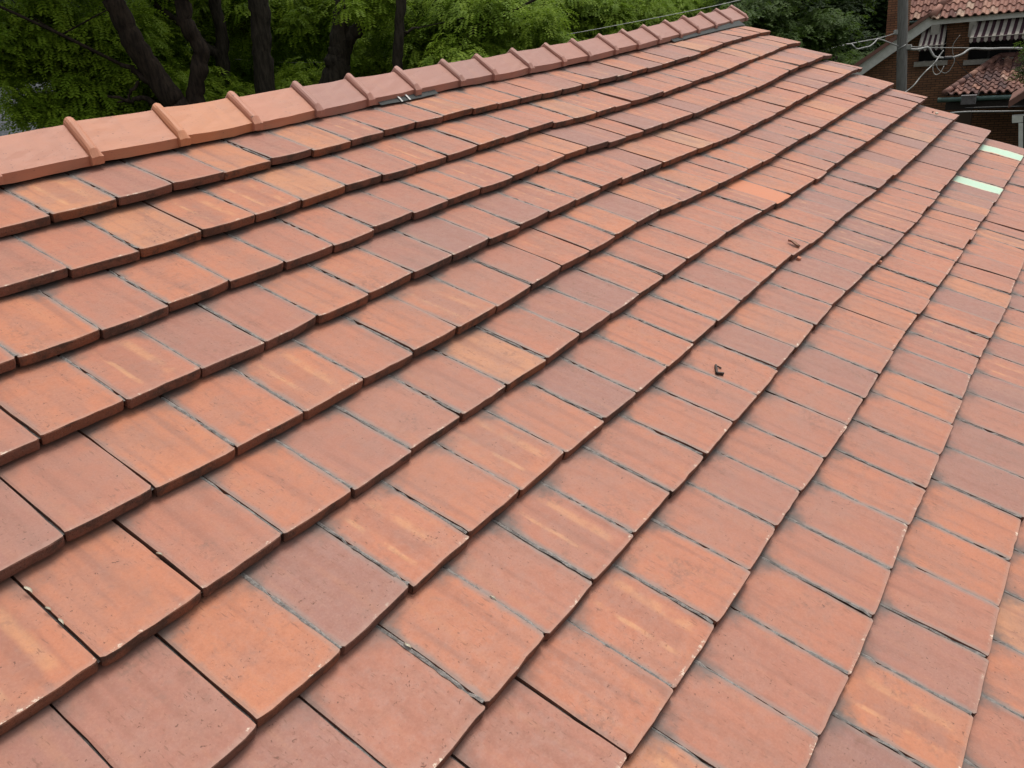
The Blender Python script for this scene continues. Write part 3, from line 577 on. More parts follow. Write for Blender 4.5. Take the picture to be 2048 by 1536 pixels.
for (px,py),lb,sd,sc in (((1597,519),'orange clay shard below a dark tile edge, farthest along the roof',5,.014),((1759,526),'small pink clay shard wedged under a tile edge in the right half',6,.012)):
    p=on_roof(px,py,.004); rg=np.random.default_rng(sd); mb=MB(); t=np.array([math.cos(.3),0,0]); f=SD
    pl=[p+ex*sc*a+f*sc*b for a,b in ((-1,-.5),(.8,-.8),(1.,.3),(.2,.7),(-.9,.5))]; mb.prism([q-ND*.004 for q in pl],ND*.012,0)
    tag(mb.build('clay_shard',M_SHARD,None,p),lb,'shard')
# upright twig stub by the ridge
mb=MB(); p=on_roof(739,208,.0); q=at(739,208,math.hypot(*(p-CAM)[:2])-.03); mb.tube([q,q+np.array([.004,0,.03]),q+np.array([.012,0,.05])],[.003,.0025,.0015],5)
tag(mb.build('twig',M_BARK_BIT,None,q),'short dark twig sticking up beside a roll of the ridge','twig')
# pale seed husks caught in open joints
SEEDS=[((60,1178),.012,.5,'largest pale seed husk in the dark joint at the lower left'),((99,1217),.008,.4,'round pale seed husk just below the largest one at lower left'),((125,1242),.009,.5,None),((322,1107),.008,.5,None),
       ((819,1288),.010,.2,'curly pale husk across the joint in the bottom middle'),((985,1197),.009,.6,None)]
ns=0
for (px,py),sz,cv,lb in SEEDS:
    x,s,n=hit(px,py); rr=int(math.ceil(s/E_ROW)); x=min((q_[0] for q_ in JOINTS[rr]),key=lambda v:abs(v-x)); p=rw(x,s,top_n(x,s)-.015); mb=MB(); rg=np.random.default_rng(int(px)); d=SD*.85+ex*rg.normal(.0,.12); d/=np.linalg.norm(d); sd2=np.cross(ND,d); vs=[]
    for i in range(7):
        t=i/6-.5; wd=sz*.30*math.sin(math.pi*(i+.4)/6.8)
        for q in(-1,0,1): vs.append(p+d*sz*2*t+sd2*(wd*q+cv*sz*.5*math.sin(4*t))+ND*(.002+.004*q*q+.006*cv*math.cos(3*t)))
    mb.add(vs,[(i*3+k,i*3+k+1,i*3+k+4,i*3+k+3) for i in range(6) for k in range(2)],0,smooth=True)
    mb.add([v-ND*.0012 for v in vs],[(i*3+k+3,i*3+k+4,i*3+k+1,i*3+k) for i in range(6) for k in range(2)],0,smooth=True)
    tag(mb.build('seed_husk',M_PALE,None,p),lb or 'small pale seed husk caught in an open dark joint between tiles','seed','seed husks in the tile joints')
# ================================================================ ground and street
M_GRASS=simple('lawn',(.035,.055,.018),(.02,.032,.012),3,.95,.1,.02)
mb=MB(); mb.add([(-300,-300,0),(300,-300,0),(300,300,0),(-300,300,0)],[(0,1,2,3)]); tag(mb.build('ground',M_GRASS),kind='structure')
# ================================================================ the brick house on the right
DH=28.0
A0=at(1940,100,DH); r0=ray(-1600,335); dH=np.array([-r0[0],-r0[1],0.]); dH/=np.linalg.norm(dH)       # along the wall, to the right
nH=np.array([dH[1],-dH[0],0.]); 
if np.dot(nH,(CAM-A0))<0: nH=-nH                                                                     # out of the wall, towards us
ZU=np.array([0,0,1.])
def wall(px,py,off=0.):     # point of the wall plane (moved out by off) seen at a photo pixel
    q=A0+nH*off; d=ray(px,py); l=np.dot(q-CAM,nH)/np.dot(d,nH); return CAM+d*l
def hu(p): return float(np.dot(p-A0,dH))
def hp(u,z,off=0.): return np.array([A0[0],A0[1],0])+dH*u+nH*off+ZU*z
def brick_mat():
    g=NT('brown_brick'); tc=g.n('ShaderNodeTexCoord'); uvn=g.n('ShaderNodeUVMap',_uv_map='tile')
    bt=g.n('ShaderNodeTexBrick'); g.l(uvn.outputs[0],bt.inputs['Vector']); bt.inputs['Scale'].default_value=1.0
    bt.inputs['Brick Width'].default_value=.22; bt.inputs['Row Height'].default_value=.066; bt.inputs['Mortar Size'].default_value=.010; bt.inputs['Mortar Smooth'].default_value=.2
    bt.inputs['Color1'].default_value=(.21,.10,.056,1); bt.inputs['Color2'].default_value=(.31,.15,.078,1); bt.inputs['Mortar'].default_value=(.07,.05,.037,1)
    n=g.noise(uvn.outputs[0],1.4,5,.65); col=g.mix(g.step(n,.35,.7,0,.45),bt.outputs['Color'],(.08,.046,.028))
    return g.out(col,.9,.2)
M_BRK=brick_mat(); M_TRIM=simple('grey_trim_paint',(.66,.66,.61),(.55,.55,.50),8,.6,.3,.001); M_STONE=simple('pale_stone_sill',(.36,.34,.30),(.28,.26,.22),20)
M_GLASS=NT('dark_window_glass').out((.006,.007,.008),.35,.12)
M_BARREL=attr_mat('barrel_tile',[(0,(.13,.062,.052)),(.25,(.24,.12,.095)),(.5,(.33,.17,.13)),(.75,(.40,.23,.17)),(1,(.44,.31,.235))],4.)
M_BARREL2=attr_mat('dark_barrel_tile',[(0,(.075,.045,.045)),(.3,(.14,.072,.06)),(.55,(.22,.11,.085)),(.8,(.31,.165,.12)),(1,(.36,.23,.18))],4.)
M_COPPER=simple('green_copper',(.10,.16,.145),(.07,.115,.105),10,.5,.4,.001)
M_AWN_L=simple('cream_canvas',(.42,.39,.34),(.30,.28,.24),6,.9,.1,.001); M_AWN_D=simple('maroon_canvas',(.055,.028,.036),(.04,.022,.028),6,.9,.1,.001)
house=empty('brick_house',hp(0,0)); WP[house.name]=house.location.copy()
tag(house,'brown brick house with barrel tile roofs and striped awnings behind the utility pole','house')
def quad_uv(mb,p,u_,v_,mat=0):  # planar quad/polygon with metre uvs
    P=[np.array(q) for q in p]; a=np.array(u_);b=np.array(v_)
    mb.add(P,[tuple(range(len(P)))],mat,[(float(np.dot(q,a)),float(np.dot(q,b))) for q in P])
def brick_box(mb,u0,u1,z0,z1,o0,o1):
    c=lambda u,z,o:hp(u,z,o)
    quad_uv(mb,[c(u0,z0,o1),c(u1,z0,o1),c(u1,z1,o1),c(u0,z1,o1)],dH,ZU); quad_uv(mb,[c(u1,z0,o0),c(u0,z0,o0),c(u0,z1,o0),c(u1,z1,o0)],dH,ZU)
    quad_uv(mb,[c(u0,z0,o0),c(u0,z0,o1),c(u0,z1,o1),c(u0,z1,o0)],nH,ZU); quad_uv(mb,[c(u1,z0,o1),c(u1,z0,o0),c(u1,z1,o0),c(u1,z1,o1)],nH,ZU)
    quad_uv(mb,[c(u0,z1,o1),c(u1,z1,o1),c(u1,z1,o0),c(u0,z1,o0)],dH,nH)
K0=wall(1868,47); zE=K0[2]; uK=hu(K0)              # the corner where the rake meets the level eave
RL=wall(1690,172); uL=hu(RL); zL=RL[2]
W1=[wall(1838,86),wall(1891,122)]; W2=[wall(1936,80),wall(2060,115)]
w1=(hu(wall(1838,100)),hu(wall(1890,110)),wall(1865,122)[2],wall(1865,62)[2]); w2=(hu(wall(1937,100)),hu(wall(2062,100)),wall(1970,118)[2],wall(1990,50)[2])
uR=hu(wall(2300,60))
# wall as strips round the two windows
def wall_piece(u0,u1,z0,z1):
    quad_uv(wb,[hp(u0,z0),hp(u1,z0),hp(u1,z1),hp(u0,z1)],dH,ZU)
wb=MB()
rz=lambda u: zL+(zE-zL)*(u-uL)/(uK-uL)
def under_rake(u0,u1,z0): quad_uv(wb,[hp(u0,z0),hp(u1,z0),hp(u1,min(rz(u1),zE)),hp(u0,min(rz(u0),zE))],dH,ZU)
under_rake(uL,w1[0],0); 
wall_piece(w1[0],w1[1],0,w1[2]); quad_uv(wb,[hp(w1[0],w1[3]),hp(w1[1],w1[3]),hp(w1[1],zE),hp(uK,zE),hp(w1[0],max(rz(w1[0]),w1[3]+.01))],dH,ZU)
wall_piece(w1[1],w2[0],0,zE); wall_piece(w2[0],w2[1],0,w2[2]); wall_piece(w2[0],w2[1],w2[3],zE); wall_piece(w2[1],uR,0,zE)
for (a,b,z0,z1) in (w1,w2):   # reveals
    for u in(a,b): quad_uv(wb,[hp(u,z0),hp(u,z0,-.18),hp(u,z1,-.18),hp(u,z1)],nH,ZU)
    quad_uv(wb,[hp(a,z0),hp(b,z0),hp(b,z0,-.18),hp(a,z0,-.18)],dH,nH)
quad_uv(wb,[hp(uL,0,-6),hp(uR,0,-6),hp(uR,zE,-6),hp(uL+.3,zL,-6)],dH,ZU); quad_uv(wb,[hp(uL,0),hp(uL,0,-6),hp(uL,zL,-6),hp(uL,zL)],nH,ZU)
wb.build('wall',M_BRK,house,hp(0,0))
for a,b,z0,z1 in(w1,w2):
    mb=MB(); quad_uv(mb,[hp(a,z0,-.16),hp(b,z0,-.16),hp(b,z1,-.16),hp(a,z1,-.16)],dH,ZU)
    wn=mb.build('window',M_GLASS,house,hp((a+b)/2,z0))
    mb=MB(); 
    for u in np.linspace(a,b,2 if b-a<1.2 else 4): mb.box(hp(u,(z0+z1)/2,-.14),[dH,ZU,nH],[.03,(z1-z0)/2,.02])
    mb.box(hp((a+b)/2,(z0*.62+z1*.38),-.14),[dH,ZU,nH],[(b-a)/2,.02,.015])
    mb.build('frame',simple('dark_window_frame',(.03,.028,.026)),wn,hp((a+b)/2,z0))
    mb=MB(); mb.box(hp((a+b)/2,z0-.06,.02),[dH,ZU,nH],[(b-a)/2+.09,.065,.09]); mb.build('sill',M_STONE,wn,hp((a+b)/2,z0))
def awning(tl,tr,bl,br,nst,outd):
    TL,TR=wall(*tl,.03),wall(*tr,.03); BL,BR=wall(*bl,outd),wall(*br,outd); zt=TL[2]; zb=BL[2]; TR[2]=zt; BR[2]=zb
    mb=MB(); n=nst
    for i in range(n):
        t0,t1=i/n,(i+1)/n; L=lambda a,b,t:a+(b-a)*t
        a,b,c,d=L(TL,TR,t0),L(TL,TR,t1),L(BL,BR,t1),L(BL,BR,t0)
        sagp=lambda p,q,t: L(p,q,t)-ZU*.05*math.sin(math.pi*t)
        for k in range(4):
            x0,x1=k/4,(k+1)/4; mb.add([sagp(a,d,x0),sagp(b,c,x0),sagp(b,c,x1),sagp(a,d,x1)],[(0,1,2,3)],i%2)
        # scalloped valance
        vs=[d,c]+[L(c,d,q/6)-ZU*(.10+.04*math.sin(math.pi*((q/6+ (i%2))/1.0))**2) for q in range(7)]
        mb.add(vs,[tuple(range(len(vs)))],i%2)
    aw=mb.build('awning',[M_AWN_L,M_AWN_D],house,TL)
    mb=MB()
    for T,B in((TL,BL),(TR,BR)):
        mb.tube([B,np.array([B[0],B[1],B[2]])-nH*outd,],.012,5); mb.tube([B,T],.012,5)
    mb.tube([BL,BR],.012,5); mb.build('awning_frame',simple('awning_rod',(.30,.28,.25)),aw,TL)
awning((1850,51),(1894,48),(1837,93),(1887,91),9,.75)
awning((1953,33),(2080,24),(1939,76),(2068,67),17,.75)
# barrel-tiled roof planes: eave start, along, up the slope
def barrel(mb,E0,al,up,width,length,umin=lambda v:0.,umax=None,pit=.20,rowl=.28,dark=0.,seed=1):
    rg=np.random.default_rng(seed); nn=np.cross(al,up); nn/=np.linalg.norm(nn); nn=nn if nn[2]>0 else -nn
    nr=int(length/rowl)+1
    for j in range(nr):
        v0=j*rowl; v1=v0+rowl*1.08; lo=umin(v0); hi=umax(v0) if umax else width
        k0=int(math.floor(lo/pit))
        for k in range(k0,int(hi/pit)+1):
            u0=k*pit
            if u0+pit*.5<lo or u0+pit*.6>hi: continue
            c=float(np.clip(rg.normal(.5,.24)-dark,0,1)); vs=[];seg=8
            j2=rg.normal(0,.006)
            for vv,lift in((v0-.03,.035),(v1,.0)):
                for q in range(seg+1):
                    t=q/seg; h=.062*math.sin(math.pi*min(t/.62,1))**.8 if t<.62 else -.014*math.sin(math.pi*(t-.62)/.38)
                    vs.append(E0+al*(u0+t*pit+j2)+up*vv+nn*(h+lift))
            m=seg+1; fs=[(q,q+1,m+q+1,m+q) for q in range(seg)]
            e=[vs[q]-nn*.035 for q in range(m)]; vs+=e; fs+=[(2*m+q,2*m+q+1,q+1,q) for q in range(seg)]
            mb.add(vs,fs,0,None,(c,rg.random(),0,1))
    # underlay sheet
    vs=[];N=12
    for i in range(N+1):
        v=length*i/N; lo=umin(v); hi=umax(v) if umax else width; vs+=[E0+al*lo+up*v-nn*.03,E0+al*hi+up*v-nn*.03]
    mb.add(vs,[(2*i,2*i+1,2*i+3,2*i+2) for i in range(N)],1)
M_UNDER=simple('roof_underlay',(.03,.022,.018))
def ridge_pipe(mb,a,b,n,r=.10,seed=2):
    rg=np.random.default_rng(seed)
    for i in range(n):
        p=a+(b-a)*(i/n); q=a+(b-a)*((i+1.12)/n); mb.tube([p,q],[r*1.08,r*.9],8,0,(float(np.clip(rg.normal(.45,.2),0,1)),0,0,1))
upA=-nH*math.cos(R_(36))+ZU*math.sin(R_(36))
F0=wall(1864,38,.45); zF=F0[2]
mb=MB(); barrel(mb,F0,dH,upA,9.,5.,lambda v:.40*v,None,seed=3); 
rf=mb.build('roof',[M_BARREL,M_UNDER],house,F0)
mb=MB(); ridge_pipe(mb,F0+ZU*.08,F0+dH*.4*5+upA*5+ZU*.08,13); mb.build('hip_tiles',M_BARREL,rf,F0)
F1=wall(1808,40,-2.4); upB=-nH*math.cos(R_(40))+ZU*math.sin(R_(40))
mb=MB(); barrel(mb,F1-dH*.35,dH,upB,2.7,4.5,seed=5); mb.build('roof',[M_BARREL,M_UNDER],house,F1)
mb=MB(); mb.tube([F1-dH*.35-ZU*.09+nH*.02,F1+dH*2.2-ZU*.09+nH*.02],.05,8); mb.build('gutter',M_COPPER,house,F1)
mb=MB(); quad_uv(mb,[hp(hu(F1)-.35,zL-1,-2.5),hp(uK+2,zL-1,-2.5),hp(uK+2,F1[2],-2.5),hp(hu(F1)-.35,F1[2],-2.5)],dH,ZU); mb.build('rear_wall',M_BRK,house,F1)
# rake and eave boards, tile edge over the rake
rk0=hp(uL-.35,rz(uL-.35)+.02,.0); rk1=hp(uK,zE+.02,.0); dr=rk1-rk0; dr/=np.linalg.norm(dr); nr_=np.cross(dr,nH); nr_=nr_ if nr_[2]>0 else -nr_
mb=MB(); mb.prism([rk0-ZU*.06,rk1-ZU*.04,rk1+ZU*.25,rk0+ZU*.30],nH*.32); 
ev0=hp(uK,zE-.02); ev1=hp(uR,zE-.02); mb.prism([ev0,ev1,ev1+ZU*.27,ev0+ZU*.27],nH*.325); mb.build('fascia',M_TRIM,house,rk1)
mb=MB(); mb.prism([rk0+ZU*.305,rk1+ZU*.255,rk1+ZU*.36,rk0+ZU*.44],nH*.42); mb.prism([rk0+ZU*.31,rk1+ZU*.26,rk1+ZU*.33,rk0+ZU*.40],-nH*1.0); mb.build('verge_tiles',attr_mat('verge_tile',[(0,(.17,.085,.065)),(1,(.25,.13,.10))],6),house,rk1)
mb=MB(); mb.box(hp(uK+.08,zE-.22,.16),[dH,ZU,nH],[.11,.2,.16]); mb.build('bracket',M_STONE,house,rk1); mb=MB(); mb.box(hp(hu(wall(1947,55)),zE-.22,.16),[dH,ZU,nH],[.09,.2,.16]); mb.build('bracket',M_STONE,house,rk1)
# chimney
cA=wall(1772,60,-1.2);cB=wall(1799,60,-1.2); mb=MB(); brick_box(mb,hu(cA),hu(cB)+.15,2.0,wall(1785,-70,-1.2)[2],-2.0,-1.2)
ch=mb.build('chimney',M_BRK,house,cA); mb=MB(); mb.box(hp((hu(cA)+hu(cB)+.15)/2,wall(1785,-70,-1.2)[2]+.07,-1.6),[dH,ZU,nH],[(hu(cB)-hu(cA))/2+.16,.07,.48]); mb.build('chimney_cap',M_STONE,ch,cA)
# the porch with its lower hipped roof
PO=2.4
E0=wall(1889,190,PO); T0=wall(1998,116,.0); up=T0-E0; along=float(np.dot(up,dH)); ln_=np.linalg.norm(up-dH*along); upP=(up-dH*along)/ln_
mb=MB(); barrel(mb,E0,dH,upP,9.,ln_,lambda v:along*v/ln_,None,dark=.12,seed=9)
pr=mb.build('porch_roof',[M_BARREL2,M_UNDER],house,E0)
mb=MB(); ridge_pipe(mb,E0+ZU*.05,T0+ZU*.05,9,.085); ridge_pipe(mb,T0+ZU*.05,T0+dH*6+ZU*.05,15,.085,4); mb.build('hip_tiles',M_BARREL2,pr,E0)
side=E0-nH*PO; mb=MB(); mb.add([E0,side,T0],[(0,1,2)],0,None,(.3,0,0,1)); mb.build('porch_roof_end',M_BARREL2,pr,E0)
mb=MB(); g0=E0-ZU*.12+nH*.03-dH*.15; mb.tube([g0,g0+dH*9],.06,8); 
for t in(.9,2.2,3.6): mb.box(g0+dH*t,[dH,ZU,nH],[.025,.07,.075])
mb.build('gutter',M_COPPER,house,E0)
mb=MB(); mb.box(E0-ZU*.30+dH*4.5-nH*.1,[dH,ZU,nH],[4.45,.10,.06]); mb.build('porch_beam',simple('dark_beam',(.035,.028,.024)),house,E0)
mb=MB(); zc=E0[2]-.4
for t in(.5,3.1,5.8):
    mb=MB(); mb.prism([E0*np.array([1,1,0])+dH*(t-.2)-nH*.35,E0*np.array([1,1,0])+dH*(t+.2)-nH*.35,E0*np.array([1,1,0])+dH*(t+.2)-nH*.0,E0*np.array([1,1,0])+dH*(t-.2)-nH*.0],ZU*zc)
    mb.build('porch_column',M_BRK,house,E0+dH*t)
# nearer annex with pale trim at the far right edge
X0=wall(2022,243,4.6); anx=empty('porch_annex',X0); WP[anx.name]=Vector(X0); tag(anx,'small gabled annex with pale trim and column at the right edge of the picture','building')
q=lambda px,py: wall(px,py,4.6)
mb=MB(); a,b=q(2016,216),q(2100,165); mb.prism([a,b,b+ZU*.16,a+ZU*.16],nH*-1.6); mb.build('roof',M_BARREL2,anx,X0)
mb=MB(); mb.prism([q(2024,246),q(2110,240),q(2110,226),q(2024,232)],nH*-.2); mb.prism([q(2037,300),q(2046,300),q(2046,246),q(2037,246)],nH*-.2)
z=q(2037,300); mb.prism([hp(hu(q(2037,300)),0,4.6),hp(hu(q(2046,300)),0,4.6),hp(hu(q(2046,300)),z[2],4.6),hp(hu(q(2037,300)),z[2],4.6)],nH*-.2); mb.build('column_and_beam',M_TRIM,anx,X0)
mb=MB(); mb.prism([q(2046,300),q(2120,300),q(2110,228),q(2046,232)],nH*-2.,0); mb.prism([hp(hu(q(2046,300)),0,4.5),hp(hu(q(2120,300)),0,4.5),hp(hu(q(2120,300)),z[2],4.5),hp(hu(q(2046,300)),z[2],4.5)],nH*-2.); mb.build('wall',simple('dark_siding',(.03,.032,.03)),anx,X0)
# ================================================================ pole and wires
DP=24.0
M_POLE=simple('weathered_pole',(.21,.205,.195),(.13,.125,.115),6,.9,.2,.004,(6,6,.6))
pt=at(1807,-60,DP); pb_=at(1803,170,DP); dirp=(pb_-pt); base=pb_+dirp*((0-pb_[2])/dirp[2]); pole=empty('utility_pole',(base[0],base[1],0)); WP[pole.name]=pole.location.copy()
tag(pole,'weathered grey wooden utility pole in front of the brick house','pole')
mb=MB(); top=pb_-dirp*1.6; mb.tube([base,pb_,pt,top],[.15,.125,.118,.11],14); mb.build('shaft',M_POLE,pole,base)
M_WIRE=simple('grey_cable',(.34,.34,.33),(.24,.24,.23),30,.5,.4,.0); M_WHITEW=simple('white_cable',(.70,.69,.66),(.5,.5,.48),30,.5,.4,.0); M_BLK=simple('black_cable',(.03,.03,.03),None,30,.5,.4,.0); M_STEEL=simple('steel_fitting',(.42,.42,.40),None,30,.35,.5,.0)
for px,py in((1796,64),(1815,94)):
    mb=MB(); c=at(px,py,DP-.02); mb.box(c,[dH,ZU,nH],[.09,.05,.05]); mb.tube([c-dH*.1,c+dH*.1],.03,8); mb.build('clamp',M_STEEL,pole,c)
mb=MB(); mb.tube([at(1797,98,DP-.13),at(1812,89,DP-.13)],.014,5); mb.build('tie_wire',M_STEEL,pole,pb_)
def wire(name,pix,rad,mat,label,cat='wire',group='overhead wires',D=None,sub=4):
    P=[]
    for i,q in enumerate(pix):
        P.append(at(q[0],q[1],q[2] if len(q)>2 else D))
    # smooth
    Q=[]
    for i in range(len(P)-1):
        p0,p1,p2,p3=P[max(i-1,0)],P[i],P[i+1],P[min(i+2,len(P)-1)]
        for k in range(sub):
            t=k/sub; Q.append(.5*((2*p1)+(-p0+p2)*t+(2*p0-5*p1+4*p2-p3)*t*t+(-p0+3*p1-3*p2+p3)*t**3))
    Q.append(P[-1]); mb=MB(); mb.tube(Q,rad,6); o=mb.build(name,mat,None,P[0]); return tag(o,label,cat,group)
wire('overhead_wire',[(1560,118,19),(1640,102,20.5),(1700,87.5,22),(1760,76,23.3),(1794,65,24)],.013,M_WIRE,'grey wire from behind the roof up to the left clamp of the pole')
wire('drop_cable',[(1690,89,21.5),(1702,88,22),(1708,93,22),(1714,98,22.1),(1728,95,22.3),(1740,92,22.5),(1750,84,22.7),(1756,78,22.9),(1770,82,23.3),(1796,92,23.8)],.016,M_WIRE,'drooping grey cable loop hanging under the wire left of the pole')
wire('overhead_wire',[(1815,93,24),(1850,95,24.2),(1900,95.5,24.5),(1980,96,25),(2080,96,25.5)],.010,M_WIRE,'thin level wire from the pole across the front of the house')
wire('drop_cable',[(1815,98,24),(1835,99,24),(1852,95,24.1),(1858,96,24.1),(1864,106,24.1),(1871,114,24.1),(1890,116,24.2),(1905,115,24.3),(1925,108,24.4),(1942,97.5,24.6),(1975,98,24.8),(2010,96.5,25),(2080,97,25.5)],.027,M_WIRE,'thick grey cable that dips below the thin wire right of the pole')
wire('cable_splice',[(1888,116.5,24.15),(1904,115.5,24.25)],.05,M_BLK,'short black splice on the thick grey cable','splice',None)
wire('service_drop',[(1800,192,23.6),(1815,181,23.7),(1828,170,23.7),(1840,155,23.8),(1852,142,23.8),(1863,132,23.9),(1872,122,23.9),(1880,110,24),(1887,101,24)],.014,M_WHITEW,'bright white twisted cable slanting up from the roof edge')
wire('loose_wire',[(1866,130,24),(1866,142,24),(1871,149,24),(1880,146,24),(1888,132,24)],.008,M_WHITEW,'thin loose loop of wire hanging under the black splice, the left one')
wire('loose_wire',[(1872,128,24.05),(1876,138,24.05),(1888,146,24.05),(1898,142,24.05),(1908,125,24.05),(1908,112,24.05)],.009,M_WIRE,'larger loose loop of grey wire hanging under the thick cable')
wire('loose_wire',[(1907,112,24.05),(1905,100,24.05),(1908,86,24.05),(1920,70,24.05)],.006,M_WIRE,'thin wire end pointing up from the thick grey cable')
wire('overhead_wire',[(1930,216,25),(1990,214,25.2),(2080,212,25.5)],.014,M_BLK,'upper of the two wires below the porch gutter')
wire('overhead_wire',[(1900,226,24.6),(1935,223.5,24.8),(1990,223,25),(2080,222,25.5)],.022,M_WIRE,'lower of the two wires below the porch gutter')
wire('overhead_wire',[(1909,118,24.2),(1950,160,25.6),(1998,190,26)],.010,M_BLK,'dark wire slanting down in front of the porch roof')
wire('overhead_wire',[(470,118,18),(552,124,18.1),(640,124.5,18.2),(700,121,18.3),(760,117,18.4),(830,111,18.2),(900,103,18),(1010,88,17.7),(1150,66,17.4),(1380,22,17.4),(1480,0,17.9),(1560,-18,18.3)],  .005,M_WHITEW,'long grey wire passing in front of the trees above the ridge')
bx=at(1937,200,25.2); mb=MB(); mb.box(bx,[dH,ZU,nH],[.17,.10,.08]); mb.box(bx+ZU*.11,[dH,ZU,nH],[.18,.012,.09]); tag(mb.build('cable_box',simple('grey_box',(.17,.16,.16)),None,bx),'small grey cable box hanging below the porch gutter','box')
# ================================================================ grey shingled garage beyond the ridge at the left
G0=at(-60,232,27); gar=empty('garage',(G0[0],G0[1],0)); WP[gar.name]=gar.location.copy(); tag(gar,'grey roofed garage glimpsed through the trees at the left edge','building')
rg0=ray(60,230); fw=np.array([rg0[0],rg0[1],0]); fw/=np.linalg.norm(fw); rt=np.array([fw[1],-fw[0],0])
M_SHING=simple('grey_shingle',(.10,.105,.12),(.05,.053,.06),12,.85,.3,.004); M_GWALL=simple('red_brick_far',(.14,.06,.05),(.09,.04,.035),8)
c=at(-75,268,26); zc=c[2]-.3
mb=MB()
for sgn in(1,-1): mb.prism([c-rt*3+fw*0+ZU*.9,c+rt*2.6+ZU*.9,c+rt*2.8-fw*sgn*2.4-ZU*.6,c-rt*3.2-fw*sgn*2.4-ZU*.6],ZU*.12)
mb.build('roof',M_SHING,gar,c)
mb=MB(); z0=c[2]-.55; mb.prism([np.array([*(c+rt*2.4+fw*2.1)[:2],0]),np.array([*(c+rt*2.4-fw*2.1)[:2],0]),np.array([*(c-rt*2.8-fw*2.1)[:2],0]),np.array([*(c-rt*2.8+fw*2.1)[:2],0])],ZU*z0); 
mb.prism([np.array([*(c+rt*2.4+fw*2.1)[:2],z0]),np.array([*(c+rt*2.4-fw*2.1)[:2],z0]),c+rt*2.4+ZU*.85],-rt*.15); mb.build('wall',M_GWALL,gar,c)
mb=MB(); 
for sgn in(1,-1): mb.prism([c+rt*2.62+ZU*.9,c+rt*2.82-fw*sgn*2.4-ZU*.6,c+rt*2.82-fw*sgn*2.4-ZU*.42,c+rt*2.62+ZU*1.06],rt*.06)
mb.build('verge_board',M_TRIM,gar,c)
# ================================================================ trees
def leaf_mat(name,c1,c2,tr=.35):
    g=NT(name); at_=g.n('ShaderNodeAttribute',_attribute_name='rnd'); sr=g.n('ShaderNodeSeparateColor'); g.l(at_.outputs['Color'],sr.inputs[0])
    col=g.mix(sr.outputs[0],c1,c2); g.out(col,.6,.12)
    t=g.n('ShaderNodeBsdfTranslucent'); hs=g.mix(.5,col,(.12,.20,.02)); g.l(hs,t.inputs['Color'])
    mx=g.n('ShaderNodeMixShader'); mx.inputs[0].default_value=tr; g.l(g.bsdf.outputs[0],mx.inputs[1]); g.l(t.outputs[0],mx.inputs[2])
    g.l(mx.outputs[0],g.t.nodes['Material Output'].inputs['Surface']); return g.mat
M_LF=leaf_mat('locust_leaf',(.092,.165,.010),(.27,.375,.028),.45); M_LF2=leaf_mat('bright_locust_leaf',(.090,.165,.012),(.27,.37,.04),.40)
M_LFD=leaf_mat('shaded_broad_leaf',(.014,.030,.009),(.035,.062,.016),.25)  # near-black green: deep shade under the canopy put into the leaf colour
M_BARK=simple('dark_bark',(.045,.038,.028),(.014,.012,.009),7,.95,.1,.03,(3,3,.5)); M_BARK2=simple('reddish_bark',(.040,.029,.021),(.013,.010,.008),7,.95,.1,.03,(3,3,.5))
def spray_template(nleaf,rg,pairs=6,ll=.27,lw=.064,ls=.027,spread=.22):
    """a drooping twig: nleaf feathery leaves, each with paired leaflets (quads)"""
    V=[]
    for i in range(nleaf):
        az=rg.uniform(0,6.28); o=np.array([math.cos(az),math.sin(az),0])*rg.uniform(.0,spread)+np.array([0,0,rg.uniform(-.12,.12)])
        d=np.array([math.cos(az),math.sin(az),rg.uniform(-.3,.5)]); d/=np.linalg.norm(d); L=ll*rg.uniform(.7,1.2); p=o.copy()
        side=np.array([-math.sin(az),math.cos(az),0])
        for k in range(pairs):
            d=d+np.array([0,0,-.26]); d/=np.linalg.norm(d); q=p+d*L/pairs
            up=np.cross(side,d)
            for sg in(-1,1):
                a=p; tip=p+side*sg*lw+d*lw*.45-up*lw*rg.uniform(-.1,.35); w_=d*ls*.6
                V.append([a-w_*.6,a+side*sg*lw*.5+d*ls-up*.004,tip,a+side*sg*lw*.55-d*ls*.2])
            p=q
    return np.array(V)          # (n,4,3)
